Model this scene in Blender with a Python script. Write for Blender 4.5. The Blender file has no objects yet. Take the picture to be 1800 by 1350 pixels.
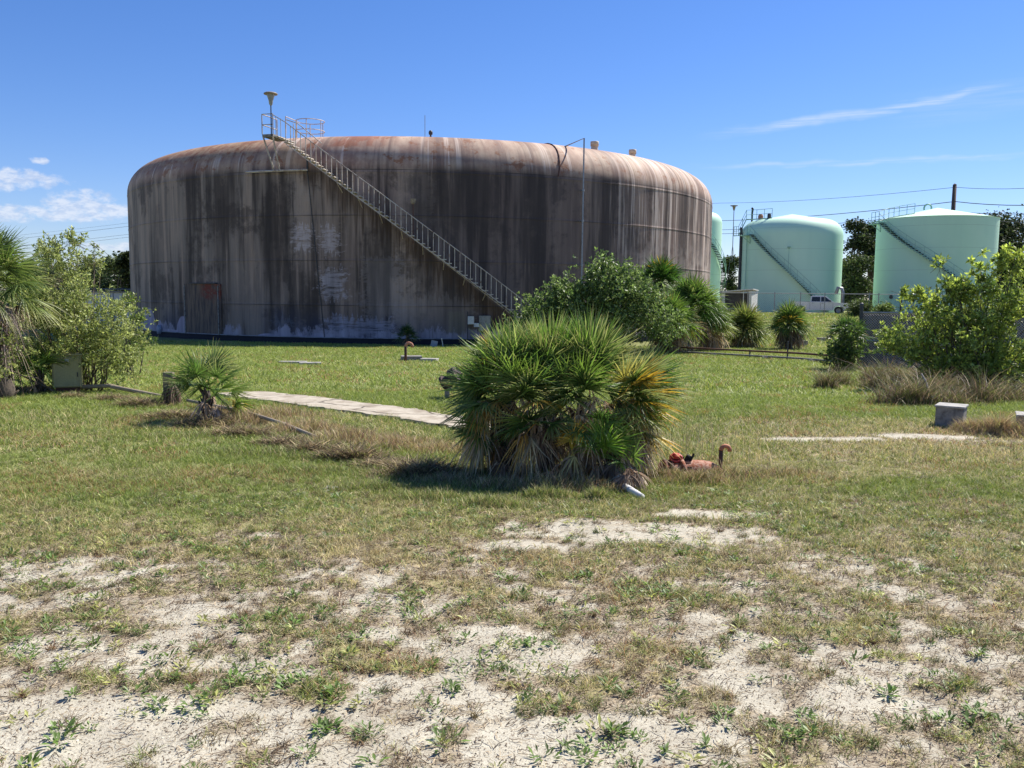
import bpy, math, random
import numpy as np
from mathutils import Matrix, Vector
random.seed(7); rng = np.random.default_rng(11)
R_ = math.radians
scene = bpy.context.scene
C = scene.collection

# ---------------------------------------------------------------- camera
EYE = 1.6
PITCH, ROLL, FPX = 0.1031, 0.0099, 1500.0
cam_d = bpy.data.cameras.new('camera'); cam = bpy.data.objects.new('camera', cam_d); C.objects.link(cam)
CR = Matrix.Rotation(math.pi/2-PITCH, 3, 'X') @ Matrix.Rotation(ROLL, 3, 'Z')
cam.matrix_world = Matrix.Translation((0, 0, EYE)) @ CR.to_4x4()
cam_d.sensor_width = 36; cam_d.lens = 36*FPX/1800; cam_d.clip_end = 4000; cam_d.clip_start = .05
scene.camera = cam

# ---------------------------------------------------------------- sky, sun, exposure
SUN_AZ, SUN_EL = R_(51), R_(51)            # azimuth clockwise from +Y (view direction)
world = bpy.data.worlds.new('World'); scene.world = world; world.use_nodes = True
def build_world():
    nt = world.node_tree; N = nt.nodes; L = nt.links; N.clear()
    def n(t, **k):
        a = N.new(t)
        for q, v in k.items(): setattr(a, q, v)
        return a
    def val(x, sock):
        if isinstance(x, (int, float)): sock.default_value = x
        else: L.new(x, sock)
    def m(op, a, b=0.0, c=0.0):
        q = n('ShaderNodeMath', operation=op)
        val(a, q.inputs[0]); val(b, q.inputs[1]); val(c, q.inputs[2]); return q.outputs[0]
    sky = n('ShaderNodeTexSky', sky_type='NISHITA'); sky.sun_disc = False
    sky.sun_elevation = SUN_EL; sky.sun_rotation = SUN_AZ; sky.air_density = 1.0; sky.dust_density = .15; sky.ozone_density = 4.0
    sky.altitude = 0
    tc = n('ShaderNodeTexCoord'); sp = n('ShaderNodeSeparateXYZ'); L.new(tc.outputs['Generated'], sp.inputs[0])
    az = m('MULTIPLY', m('ARCTAN2', sp.outputs[0], sp.outputs[1]), 57.2958)
    el = m('MULTIPLY', m('ARCSINE', sp.outputs[2]), 57.2958)
    def noise(sx, sy, scale, det=6, rough=.55, off=0):
        cb = n('ShaderNodeCombineXYZ'); val(m('MULTIPLY', az, sx), cb.inputs[0]); val(m('MULTIPLY', el, sy), cb.inputs[1]); cb.inputs[2].default_value = off
        t = n('ShaderNodeTexNoise'); t.inputs['Scale'].default_value = scale; t.inputs['Detail'].default_value = det; t.inputs['Roughness'].default_value = rough
        L.new(cb.outputs[0], t.inputs['Vector']); return t.outputs['Fac']
    def sm(x, a, b):
        q = n('ShaderNodeMapRange'); q.interpolation_type = 'SMOOTHSTEP'
        val(x, q.inputs[0]); q.inputs[1].default_value = a; q.inputs[2].default_value = b; return q.outputs[0]
    def blob(a0, e0, ra, re_):   # 1 at centre of an ellipse in azimuth/elevation, 0 at its rim
        dx = m('DIVIDE', m('SUBTRACT', az, a0), ra); dy = m('DIVIDE', m('SUBTRACT', el, e0-.5), re_)
        return m('SUBTRACT', 1.0, m('ADD', m('MULTIPLY', dx, dx), m('MULTIPLY', dy, dy)))
    nz = noise(1, 1.5, 1.3, 9, .6)
    cum = None
    for b in [(-26.2, 5.6, 1.7, .95), (-24.6, 5.35, 1.5, .55), (-27.6, 5.5, 1.1, .7), (-29.7, 6.9, 2.5, .55), (-31.5, 6.5, 2.4, .5), (-28.6, 7.95, .5, .22), (-30.5, 4.9, 2.0, .55),
              (-27.5, 5.0, 4.0, .5), (-24.5, 3.2, 2.2, .3), (-36, 7, 4, 1.2), (-44, 6, 5, 1.4), (-60, 8, 8, 2), (34, 5, 3, .8), (47, 6, 6, 1.2)]:
        q = blob(*b); cum = q if cum is None else m('MAXIMUM', cum, q)
    cumm = sm(m('ADD', cum, m('MULTIPLY', m('SUBTRACT', nz, .5), 3.4)), -.2, 1.1)
    cumm = m('MULTIPLY', cumm, sm(cum, -1.2, .1))
    shade = sm(noise(1, 2.6, 1.6, 5, .6, 4.0), .35, .62)
    # cirrus streaks: thin, long, slightly tilted
    def streak(a0, e0, a1, e1, w, thick, off):
        s = (e1-e0)/(a1-a0)
        line = m('ADD', m('MULTIPLY', m('SUBTRACT', az, a0), s), e0)
        d = m('ABSOLUTE', m('ADD', m('SUBTRACT', el, line), m('MULTIPLY', m('SUBTRACT', noise(.6, .6, .6, 3, .5, off), .5), .8)))
        prof = m('SUBTRACT', 1.0, sm(d, 0.0, w))
        along = m('MULTIPLY', sm(az, a0, a0+(a1-a0)*.35), m('SUBTRACT', 1.0, sm(az, a0+(a1-a0)*.75, a1)))
        fib = sm(noise(.16, 3.4, 1.2, 6, .6, off), .25, .7)
        return m('MULTIPLY', m('MULTIPLY', prof, along), m('MULTIPLY', fib, thick))
    c1 = streak(11.0, 10.0, 31.0, 12.1, .42, .62, 1.0)
    c2 = streak(10.0, 8.3, 32, 8.2, .26, .5, 2.0)
    c3 = streak(22, 10.9, 34.0, 11.6, 1.3, .16, 3.0)
    cir = m('MAXIMUM', m('MAXIMUM', c1, c2), c3)
    hs = n('ShaderNodeHueSaturation'); hs.inputs['Saturation'].default_value = 1.2; hs.inputs['Value'].default_value = .92
    L.new(sky.outputs[0], hs.inputs['Color'])
    hz = n('ShaderNodeMix', data_type='RGBA', blend_type='MULTIPLY'); hz.inputs['Factor'].default_value = 1; L.new(hs.outputs[0], hz.inputs['A']); hz.inputs['B'].default_value = (.90, .90, 1.15, 1)
    mx = n('ShaderNodeMix', data_type='RGBA'); L.new(cir, mx.inputs['Factor']); L.new(hz.outputs['Result'], mx.inputs['A']); mx.inputs['B'].default_value = (5.2, 6.0, 7.4, 1)
    cc = n('ShaderNodeMix', data_type='RGBA'); L.new(shade, cc.inputs['Factor']); cc.inputs['A'].default_value = (4.2, 4.9, 6.4, 1); cc.inputs['B'].default_value = (6.2, 6.5, 7.2, 1)
    mx2 = n('ShaderNodeMix', data_type='RGBA'); L.new(m('MULTIPLY', cumm, .72), mx2.inputs['Factor']); L.new(mx.outputs['Result'], mx2.inputs['A']); L.new(cc.outputs['Result'], mx2.inputs['B'])
    bg = n('ShaderNodeBackground'); bg.inputs['Strength'].default_value = .085
    L.new(mx2.outputs['Result'], bg.inputs['Color'])
    out = n('ShaderNodeOutputWorld'); L.new(bg.outputs[0], out.inputs[0])
build_world()
sd = bpy.data.lights.new('sun', 'SUN'); sd.energy = 5.0; sd.angle = R_(.55); sd.color = (1, .95, .85)
sun = bpy.data.objects.new('sun', sd); C.objects.link(sun)
sdir = Vector((math.sin(SUN_AZ)*math.cos(SUN_EL), math.cos(SUN_AZ)*math.cos(SUN_EL), math.sin(SUN_EL)))
sun.rotation_euler = sdir.to_track_quat('Z', 'Y').to_euler(); sun.location = (30, 30, 60)
vs = scene.view_settings; vs.view_transform = 'Standard'; vs.look = 'None'; vs.exposure = .70; vs.gamma = 1; vs.use_curve_mapping = False

# ---------------------------------------------------------------- helpers
CRn = np.array(CR)
def ray(px, py):
    d = CRn @ np.array([(px-900)/FPX, -(py-675)/FPX, -1.0]); return d/np.linalg.norm(d)
def at(px, py, Y):                       # the point seen at a pixel, Y metres forward
    d = ray(px, py); t = Y/d[1]; return Vector((d[0]*t, Y, EYE+d[2]*t))
def _h(ix, iy, s):
    a = (ix.astype(np.int64)*374761393 + iy.astype(np.int64)*668265263 + s*1442695041) & 0xffffffff
    a = ((a ^ (a >> 13))*1274126177) & 0xffffffff; a = a ^ (a >> 16)
    return (a & 0xffff)/65535.0
def vnoise(x, y, s=0):
    x = np.asarray(x, float); y = np.asarray(y, float)
    ix = np.floor(x); iy = np.floor(y); fx = x-ix; fy = y-iy; fx = fx*fx*(3-2*fx); fy = fy*fy*(3-2*fy)
    return (_h(ix, iy, s)*(1-fx)+_h(ix+1, iy, s)*fx)*(1-fy)+(_h(ix, iy+1, s)*(1-fx)+_h(ix+1, iy+1, s)*fx)*fy
def fbm(x, y, s=0, o=4):
    r = 0; a = .5; t = 0
    for k in range(o): r = r+a*vnoise(x, y, s+k*17); t += a; x = np.asarray(x)*2.03+5.1; y = np.asarray(y)*2.03+1.7; a *= .5
    return r/t
def sst(x, a, b):
    t = np.clip((np.asarray(x, float)-a)/(b-a), 0, 1); return t*t*(3-2*t)
def gz(x, y):                            # ground height
    x = np.asarray(x, float); y = np.asarray(y, float)
    z = -.025*np.clip(y, -30, 46)
    bank = sst(y, 60, 88)*sst(x, 14, 22)
    z = z+1.15*np.maximum(bank, sst(y, 95, 130))
    near = 1-sst(y, 50, 90)
    z = z+near*(.10*(fbm(x*.22, y*.22, 3, 3)-.5)*sst(y, 4, 12)+.05*(fbm(x*1.1, y*1.1, 5, 3)-.5)+.022*(fbm(x*6, y*6, 9, 2)-.5)*(1-sst(y, 9, 16)))
    z = z+.05*(fbm(x*.9, y*.9, 8, 3)-.5)*bank*3
    return z
def G(px, py, dz=0.0):                   # pixel -> point on the ground
    d = ray(px, py); t = 3.0
    for k in range(60):
        z = EYE+d[2]*t; g = float(gz(d[0]*t, d[1]*t)); t = t+(z-g)/max(-d[2]+.001, .01)*.7
        t = min(max(t, .5), 400)
    return Vector((d[0]*t, d[1]*t, float(gz(d[0]*t, d[1]*t))+dz))

class MB:
    def __init__(s): s.v = []; s.f = []; s.m = []
    def add(s, vs_, fs, mi=0):
        o = len(s.v); s.v += [tuple(v) for v in vs_]; s.f += [tuple(i+o for i in f) for f in fs]; s.m += [mi]*len(fs)
    def box(s, c, sz, rot=None, mi=0):
        hx, hy, hz = sz[0]/2, sz[1]/2, sz[2]/2; vs_ = []
        for a in ((-1, -1, -1), (1, -1, -1), (1, 1, -1), (-1, 1, -1), (-1, -1, 1), (1, -1, 1), (1, 1, 1), (-1, 1, 1)):
            v = Vector((a[0]*hx, a[1]*hy, a[2]*hz))
            if rot is not None: v = rot @ v
            vs_.append(v+Vector(c))
        s.add(vs_, [(0, 3, 2, 1), (4, 5, 6, 7), (0, 1, 5, 4), (1, 2, 6, 5), (2, 3, 7, 6), (3, 0, 4, 7)], mi)
    def tube(s, pts, r, n=6, mi=0, caps=True):
        pts = [Vector(p) for p in pts]; rs = r if isinstance(r, (list, tuple)) else [r]*len(pts)
        vs_ = []; up0 = None
        for i, p in enumerate(pts):
            d = (pts[min(i+1, len(pts)-1)]-pts[max(i-1, 0)]).normalized()
            if up0 is None: up0 = Vector((0, 0, 1)) if abs(d.z) < .9 else Vector((1, 0, 0))
            a = d.cross(up0)
            if a.length < 1e-4: a = d.cross(Vector((0, 1, 0)))
            a.normalize(); b = a.cross(d).normalized(); up0 = b
            for k in range(n):
                t = 2*math.pi*k/n; vs_.append(p+(a*math.cos(t)+b*math.sin(t))*rs[i])
        fs = [(i*n+k, i*n+(k+1) % n, (i+1)*n+(k+1) % n, (i+1)*n+k) for i in range(len(pts)-1) for k in range(n)]
        if caps: fs += [tuple(range(n))[::-1], tuple((len(pts)-1)*n+k for k in range(n))]
        s.add(vs_, fs, mi)
    def lathe(s, prof, n=32, c=(0, 0, 0), mi=0):
        vs_ = []; cx, cy, cz = c
        for r, z in prof:
            for k in range(n):
                t = 2*math.pi*k/n; vs_.append((cx+r*math.cos(t), cy+r*math.sin(t), cz+z))
        s.add(vs_, [(i*n+k, i*n+(k+1) % n, (i+1)*n+(k+1) % n, (i+1)*n+k) for i in range(len(prof)-1) for k in range(n)], mi)
    def prism(s, poly, y0, y1, mi=0):    # polygon in xz, extruded along y
        n = len(poly); vs_ = [(p[0], y0, p[1]) for p in poly]+[(p[0], y1, p[1]) for p in poly]
        s.add(vs_, [tuple(range(n)), tuple(range(2*n-1, n-1, -1))]+[(i+n, (i+1) % n+n, (i+1) % n, i) for i in range(n)], mi)
    def build(s, name, mats, parent=None, smooth=False, bevel=0):
        me = bpy.data.meshes.new(name); me.from_pydata(s.v, [], s.f); me.update()
        if not isinstance(mats, (list, tuple)): mats = [mats]
        for q in mats: me.materials.append(q)
        if len(mats) > 1: me.polygons.foreach_set('material_index', s.m)
        if smooth: me.polygons.foreach_set('use_smooth', [True]*len(s.f))
        o = bpy.data.objects.new(name, me); C.objects.link(o)
        if parent: o.parent = parent
        if bevel:
            b = o.modifiers.new('bevel', 'BEVEL'); b.width = bevel; b.segments = 2; b.limit_method = 'ANGLE'
        return o
def npmesh(name, V, F, col, mat, parent=None, smooth=False):
    """V (n,3); F (m,k) faces of k corners; col (n,3) per vertex"""
    V = np.asarray(V, np.float32).reshape(-1, 3); F = np.asarray(F, np.int32); k = F.shape[1]; me = bpy.data.meshes.new(name)
    me.vertices.add(len(V)); me.vertices.foreach_set('co', V.ravel())
    me.loops.add(F.size); me.loops.foreach_set('vertex_index', F.ravel())
    me.polygons.add(len(F)); me.polygons.foreach_set('loop_start', np.arange(len(F), dtype=np.int32)*k); me.polygons.foreach_set('loop_total', np.full(len(F), k, np.int32))
    if smooth: me.polygons.foreach_set('use_smooth', np.ones(len(F), bool))
    me.update(calc_edges=True)
    if col is not None:
        a = me.attributes.new('tint', 'FLOAT_COLOR', 'POINT'); c4 = np.ones((len(V), 4), np.float32); c4[:, :3] = np.asarray(col).reshape(-1, 3); a.data.foreach_set('color', c4.ravel())
    me.materials.append(mat)
    o = bpy.data.objects.new(name, me); C.objects.link(o)
    if parent: o.parent = parent
    return o
def tag(o, label=None, cat=None, group=None, kind=None):
    if label: o['label'] = label
    if cat: o['category'] = cat
    if group: o['group'] = group
    if kind: o['kind'] = kind
    return o
def thing(name, label, cat, loc=(0, 0, 0), rz=0.0, group=None):
    o = bpy.data.objects.new(name, None); C.objects.link(o); o.location = loc; o.rotation_euler = (0, 0, rz); o.empty_display_size = .3
    return tag(o, label, cat, group)

# ---------------------------------------------------------------- materials
class NT:
    def __init__(s, name):
        s.mat = bpy.data.materials.new(name); s.mat.use_nodes = True; s.nt = s.mat.node_tree; s.N = s.nt.nodes; s.L = s.nt.links
        s.b = s.N['Principled BSDF']; s.out = s.N['Material Output']
    def n(s, t, **k):
        a = s.N.new(t)
        for q, v in k.items(): setattr(a, q, v)
        return a
    def val(s, x, sock):
        if isinstance(x, (int, float)): sock.default_value = x
        elif isinstance(x, tuple): sock.default_value = x if len(x) == 4 or len(sock.default_value) == 3 else x+(1,)
        else: s.L.new(x, sock)
    def m(s, op, a, b=0.0, c=0.0, clamp=False):
        q = s.n('ShaderNodeMath', operation=op); q.use_clamp = clamp
        s.val(a, q.inputs[0]); s.val(b, q.inputs[1]); s.val(c, q.inputs[2]); return q.outputs[0]
    def noise(s, vec, scale, det=5, rough=.55, out='Fac', dist=0):
        t = s.n('ShaderNodeTexNoise'); t.inputs['Scale'].default_value = scale; t.inputs['Detail'].default_value = det; t.inputs['Roughness'].default_value = rough; t.inputs['Distortion'].default_value = dist
        if vec is not None: s.L.new(vec, t.inputs['Vector'])
        return t.outputs[out]
    def sm(s, x, a, b, lo=0.0, hi=1.0):
        q = s.n('ShaderNodeMapRange'); q.interpolation_type = 'SMOOTHSTEP'
        s.val(x, q.inputs[0]); q.inputs[1].default_value = a; q.inputs[2].default_value = b; q.inputs[3].default_value = lo; q.inputs[4].default_value = hi; return q.outputs[0]
    def mix(s, f, a, b, blend='MIX'):
        q = s.n('ShaderNodeMix', data_type='RGBA', blend_type=blend); s.val(f, q.inputs['Factor']); s.val(a, q.inputs['A']); s.val(b, q.inputs['B']); return q.outputs['Result']
    def vec(s, x, y, z):
        q = s.n('ShaderNodeCombineXYZ'); s.val(x, q.inputs[0]); s.val(y, q.inputs[1]); s.val(z, q.inputs[2]); return q.outputs[0]
    def obj(s): return s.n('ShaderNodeTexCoord').outputs['Object']
    def geo(s): return s.n('ShaderNodeNewGeometry')
    def bump(s, h, strength=.3, dist=.02):
        q = s.n('ShaderNodeBump'); q.inputs['Strength'].default_value = strength; q.inputs['Distance'].default_value = dist; s.L.new(h, q.inputs['Height']); s.L.new(q.outputs[0], s.b.inputs['Normal'])
    def fin(s, col, rough=.6, metal=0.0, spec=.5):
        s.val(col, s.b.inputs['Base Color']); s.val(rough, s.b.inputs['Roughness']); s.b.inputs['Metallic'].default_value = metal; s.b.inputs['Specular IOR Level'].default_value = spec
        return s.mat
def weathered(name, base, dirt, scale=4, rough=.6, amt=.5, metal=0.0, streak=False, rust=None, bump=.15):
    t = NT(name); g = t.geo().outputs['Position'] if streak == 'w' else t.obj()
    if streak:
        mp = t.n('ShaderNodeMapping'); mp.inputs['Scale'].default_value = (1, 1, .12); t.L.new(g, mp.inputs['Vector']); v = mp.outputs[0]
    else: v = g
    a = t.noise(v, scale, 7, .62); f = t.sm(a, .42, .68, 0, amt)
    c = t.mix(f, base, dirt)
    b2 = t.noise(g, scale*9, 4, .6); c = t.mix(t.sm(b2, .3, .75, 0, .25), c, tuple(x*.6 for x in dirt))
    if rust: c = t.mix(t.sm(t.noise(v, scale*1.7, 6, .6, dist=.4), rust[1], rust[1]+.08), c, rust[0])
    if bump: t.bump(b2, bump, .01)
    return t.fin(c, rough, metal)
def leafmat(name, transl=.35, rough=.45, spec=.4):
    t = NT(name); at_ = t.n('ShaderNodeAttribute', attribute_name='tint'); c = at_.outputs['Color']
    g = t.geo(); rnd = g.outputs['Random Per Island']
    v = t.n('ShaderNodeHueSaturation'); t.L.new(c, v.inputs['Color']); t.val(t.sm(rnd, 0, 1, .6, 1.4), v.inputs['Value']); c = v.outputs[0]
    t.fin(c, rough, 0, spec)
    tr = t.n('ShaderNodeBsdfTranslucent'); v2 = t.n('ShaderNodeHueSaturation'); t.L.new(c, v2.inputs['Color']); v2.inputs['Value'].default_value = 1.7; v2.inputs['Saturation'].default_value = 1.1; t.L.new(v2.outputs[0], tr.inputs['Color'])
    ms = t.n('ShaderNodeMixShader'); ms.inputs[0].default_value = transl; t.L.new(t.b.outputs[0], ms.inputs[1]); t.L.new(tr.outputs[0], ms.inputs[2]); t.L.new(ms.outputs[0], t.out.inputs[0])
    return t.mat
M_leaf = leafmat('foliage'); M_palm = leafmat('palm_frond', .28, .48, .35); M_grass = leafmat('grass_blade', .22, .55, .3); M_far = leafmat('far_foliage', .2, .6, .2); M_dead = leafmat('dead_frond', .32, .7, .2)
M_bark = weathered('bark', (.16, .12, .09), (.05, .04, .03), 6, .9, .8, bump=.6)
M_boots = weathered('palm_trunk', (.13, .10, .075), (.035, .028, .022), 12, .9, .9, bump=.8)
M_conc = weathered('concrete', (.40, .38, .35), (.16, .15, .13), 5, .85, .7)
M_conc2 = weathered('dark_concrete', (.29, .27, .245), (.10, .09, .08), 9, .9, .9, bump=.5)
M_galv = weathered('galvanised_steel', (.34, .35, .37), (.16, .16, .16), 8, .5, .5, metal=.5)
M_darkst = weathered('dark_steel', (.06, .06, .065), (.02, .02, .02), 8, .6, .5)
M_stair = weathered('chalky_stair_paint', (.58, .51, .44), (.26, .16, .11), 3, .7, .7, rust=((.16, .07, .035), .60))
M_tread = weathered('stair_tread_paint', (.68, .62, .54), (.16, .10, .07), 5, .75, .6, rust=((.16, .07, .035), .62))
M_rustpipe = weathered('rusty_iron', (.13, .055, .035), (.05, .028, .022), 9, .85, .8, rust=((.24, .09, .045), .57))
M_orange = weathered('faded_orange_paint', (.55, .20, .10), (.28, .12, .08), 12, .7, .6)
M_pinkpipe = weathered('sun_bleached_salmon_paint', (.50, .27, .19), (.20, .10, .07), 16, .85, .9, rust=((.30, .09, .04), .48), bump=.5)
M_red = weathered('red_valve_paint', (.55, .05, .03), (.3, .04, .03), 8, .5, .4)
M_white = weathered('white_paint', (.72, .71, .69), (.45, .42, .38), 6, .5, .4)
M_cream = weathered('cream_paint', (.62, .53, .40), (.38, .26, .16), 6, .6, .5)
M_boxgreen = weathered('olive_box_paint', (.40, .37, .19), (.22, .20, .10), 3.5, .55, .7, streak=True, rust=((.20, .12, .06), .68))
M_pvc = weathered('weathered_pipe', (.33, .27, .20), (.16, .12, .09), 9, .7, .6)
M_woodpost = weathered('weathered_post', (.22, .19, .12), (.08, .065, .05), 7, .9, .7, streak=True)
M_pole = weathered('pole_wood', (.10, .065, .055), (.05, .035, .03), 2, .85, .6, streak=True)
M_wire = weathered('cable', (.05, .05, .055), (.03, .03, .03), 2, .6, .3, bump=0)
M_black = weathered('black_rubber', (.018, .018, .018), (.03, .03, .028), 6, .8, .5, bump=0)
M_sticker = weathered('sticker', (.7, .7, .7), (.5, .5, .5), 20, .5, .3, bump=0)
def green_paint():
    t = NT('sea_green_paint'); o = t.obj(); mp = t.n('ShaderNodeMapping'); mp.inputs['Scale'].default_value = (1, 1, .1); t.L.new(o, mp.inputs['Vector'])
    a = t.noise(mp.outputs[0], .9, 6, .6); b = t.noise(o, .25, 3, .5)
    c = t.mix(t.sm(a, .4, .75, 0, .22), (.52, .76, .58, 1), (.42, .64, .50, 1)); c = t.mix(t.sm(b, .35, .7, 0, .3), c, (.60, .80, .64, 1))
    sp = t.n('ShaderNodeSeparateXYZ'); t.L.new(o, sp.inputs[0])
    w = t.m('PINGPONG', sp.outputs[2], 1.22); ln = t.sm(w, .0, .03, .72, 1.0)
    q = t.n('ShaderNodeHueSaturation'); t.L.new(c, q.inputs['Color']); t.val(ln, q.inputs['Value'])
    return t.fin(q.outputs[0], .62, 0, .25)
M_green = green_paint()
M_greenst = weathered('green_stair_paint', (.30, .52, .42), (.16, .3, .24), 3, .5, .4, bump=0)
M_treadshade = weathered('shade_dark_tread', (.022, .035, .03), (.03, .05, .045), 3, .6, .4, bump=0)  # near-black: shadow against the wall is put into the tread colour

# ---------------------------------------------------------------- tank frame
TAX, TD, TR = -.097, 69.1, 21.88
TC = Vector((TD*math.sin(TAX), TD*math.cos(TAX), 0))
TZ0 = -1.15                                 # ground at the tank
def cylhit(px, py, r, cx=None, cy=None, ax=None):
    cx = TC.x if cx is None else cx; cy = TC.y if cy is None else cy; ax = TAX if ax is None else ax
    d = ray(px, py); a = d[0]**2+d[1]**2; b = -2*(d[0]*cx+d[1]*cy); c = cx*cx+cy*cy-r*r
    disc = max(b*b-4*a*c, 0); t = (-b-math.sqrt(disc))/(2*a)
    x, y, z = d[0]*t-cx, d[1]*t-cy, EYE+d[2]*t
    th = math.atan2(x*math.cos(ax)-y*math.sin(ax), -(x*math.sin(ax)+y*math.cos(ax)))
    return th, z
def cl(th, r, z): return Vector((r*math.sin(th), -r*math.cos(th), z))
Z1 = EYE-.618; CH = 2.44                   # first seam, course height
ZB = EYE-2.39                              # ledge at the foot of the shell
ZK = Z1+3*CH                               # start of knuckle
KR, KH = 2.5, 2.15
def roofz(r):
    if r > TR-KR: return ZK+KH*math.sqrt(max(0, 1-((r-(TR-KR))/KR)**2))
    return ZK+KH+(TR-KR-r)*.035
SA = cylhit(905, 549, TR+.9); SB = cylhit(503, 249, TR+.9)       # stair line
SLOPE = (SB[1]-SA[1])/(SB[0]-SA[0])        # z per radian
def tank_mat():
    t = NT('stained_tank_paint'); o = t.obj(); sp = t.n('ShaderNodeSeparateXYZ'); t.L.new(o, sp.inputs[0]); X, Y, Z = sp.outputs
    th = t.m('ARCTAN2', X, t.m('MULTIPLY', Y, -1.0)); u = t.m('MULTIPLY', th, TR)
    V = lambda su, sz, off=0.0: t.vec(t.m('MULTIPLY', u, su), t.m('MULTIPLY', Z, sz), off)
    fine = t.noise(V(9, .30), 1, 4, .6); med = t.noise(V(1.6, .09, 3.0), 1, 6, .62); big = t.noise(V(.16, .07, 7.0), 1, 3, .5); bl = t.noise(V(.9, .8, 2.0), 1, 6, .65)
    c = t.mix(t.sm(big, .38, .62), (.17, .120, .100, 1), (.25, .190, .160, 1))
    c = t.mix(t.sm(t.m('MULTIPLY', t.m('SUBTRACT', 0.0, u), 1.0), 2, 15, 0, .35), c, (.16, .145, .118, 1))          # left side: olive grime
    wide = t.noise(V(.42, .035, 21.0), 1, 4, .6); c = t.mix(t.sm(wide, .49, .58, 0, .8), c, (.065, .046, .038, 1)); c = t.mix(t.sm(wide, .45, .36, 0, .55), c, (.30, .215, .165, 1))
    wb = t.noise(V(.32, .28, 41.0), 1, 6, .7); c = t.mix(t.sm(wb, .50, .60, 0, .75), c, (.06, .043, .036, 1)); c = t.mix(t.sm(wb, .44, .34, 0, .45), c, (.27, .20, .16, 1))
    c = t.mix(t.sm(med, .52, .64, 0, .8), c, (.055, .040, .035, 1))
    c = t.mix(t.sm(med, .46, .34, 0, .6), c, (.29, .21, .165, 1))
    c = t.mix(t.sm(fine, .52, .72, 0, .35), c, (.035, .025, .022, 1)); c = t.mix(t.sm(fine, .42, .28, 0, .3), c, (.24, .185, .15, 1))
    hf = t.noise(V(22, .5, 9.0), 1, 3, .6); c = t.mix(t.sm(hf, .5, .72, 0, .22), c, (.04, .03, .03, 1))
    # upper right: darker course; dark field right of centre
    c = t.mix(t.m('MULTIPLY', t.m('MULTIPLY', t.sm(u, -1, 1.5), t.sm(u, 16, 8)), .5), c, (.058, .045, .045, 1))
    # foot of the wall: old blue-grey and navy overpaint
    lowz = t.m('ADD', Z, t.m('MULTIPLY', t.m('SUBTRACT', t.noise(V(.9, .3, 5.0), 1, 6, .7), .5), 3.0))
    nav = t.m('MULTIPLY', t.sm(lowz, ZB+1.9, ZB+.3), t.sm(t.noise(V(.22, .1, 6.0), 1, 3, .5), .44, .54))
    c = t.mix(t.m('MULTIPLY', nav, .7), c, (.035, .037, .062, 1))
    def box(a, b, z0, z1, e=.18, ez=.12):
        ue = t.m('ADD', u, t.m('MULTIPLY', t.m('SUBTRACT', t.noise(V(2.5, 5, a), 1, 4, .75), .5), 3.2*e/.18)); ze = t.m('ADD', Z, t.m('MULTIPLY', t.m('SUBTRACT', t.noise(V(5, .8, b), 1, 4, .7), .5), 2.4*ez/.12))
        return t.m('MULTIPLY', t.m('MULTIPLY', t.sm(ue, a-e, a+e), t.sm(ue, b+e, b-e)), t.m('MULTIPLY', t.sm(ze, z0-ez, z0+ez), t.sm(ze, z1+ez, z1-ez)))
    def pbox(x0, y0, x1, y1, **k):
        a = cylhit(x0, y1, TR); b = cylhit(x1, y0, TR); return box(a[0]*TR, b[0]*TR, a[1], b[1], **k)
    brush = t.sm(t.noise(V(.8, 7, 1.0), 1, 5, .75), .34, .56)
    for (q, s_, col) in [((520, 396, 547, 440), .9, (.36, .30, .30, 1)), ((566, 400, 592, 446), .85, (.36, .30, .30, 1)), ((566, 472, 604, 526), .85, (.34, .29, .30, 1)), ((515, 322, 560, 348), .45, (.24, .20, .18, 1)),
                         ((575, 560, 690, 594), .8, (.28, .26, .31, 1)), ((690, 525, 835, 594), .4, (.26, .21, .19, 1)), ((640, 455, 705, 560), .4, (.24, .20, .19, 1)), ((480, 560, 515, 572), .4, (.16, .16, .18, 1)), ((700, 250, 760, 420), .3, (.16, .13, .115, 1))]:
        c = t.mix(t.m('MULTIPLY', t.m('MULTIPLY', pbox(*q), brush if s_ > .4 else 1.0), s_), c, col)
    c = t.mix(t.m('MULTIPLY', pbox(788, 548, 818, 588, e=.03, ez=.03), .5), c, (.19, .165, .125, 1))
    # pale primer arches along the left foot
    for px, py, w, h in [(262, 540, 24, 46), (281, 562, 11, 40), (322, 556, 26, 34), (300, 578, 60, 14), (470, 586, 40, 8), (560, 585, 30, 10), (236, 574, 22, 20)]:
        a = cylhit(px, py, TR); a0 = cylhit(px-w/2, py, TR)[0]*TR; a1 = cylhit(px+w/2, py, TR)[0]*TR; hh = abs(cylhit(px, py+h, TR)[1]-a[1])
        dx = t.m('DIVIDE', t.m('SUBTRACT', u, (a0+a1)/2), (a1-a0)/2); dz = t.m('DIVIDE', t.m('SUBTRACT', Z, a[1]-hh), hh)
        e = t.m('ADD', t.m('MULTIPLY', dx, dx), t.m('MULTIPLY', dz, dz)); e = t.m('ADD', e, t.m('MULTIPLY', t.m('SUBTRACT', bl, .5), .5))
        c = t.mix(t.m('MULTIPLY', t.sm(e, 1.05, .92), t.sm(fine, .75, .5, .5, .95)), c, (.34, .29, .35, 1))
    cbm = t.m('MULTIPLY', t.m('MULTIPLY', t.sm(t.m('ADD', Z, t.m('MULTIPLY', t.m('SUBTRACT', t.noise(V(1.3, .5, 51.0), 1, 6, .75), .5), 3.2)), ZB+.55, ZB+.25), t.sm(t.noise(V(.35, .1, 52.0), 1, 3, .5), .40, .50)), t.sm(fine, .72, .5, .4, 1))
    c = t.mix(t.m('MULTIPLY', cbm, .85), c, (.33, .29, .33, 1))
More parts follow.
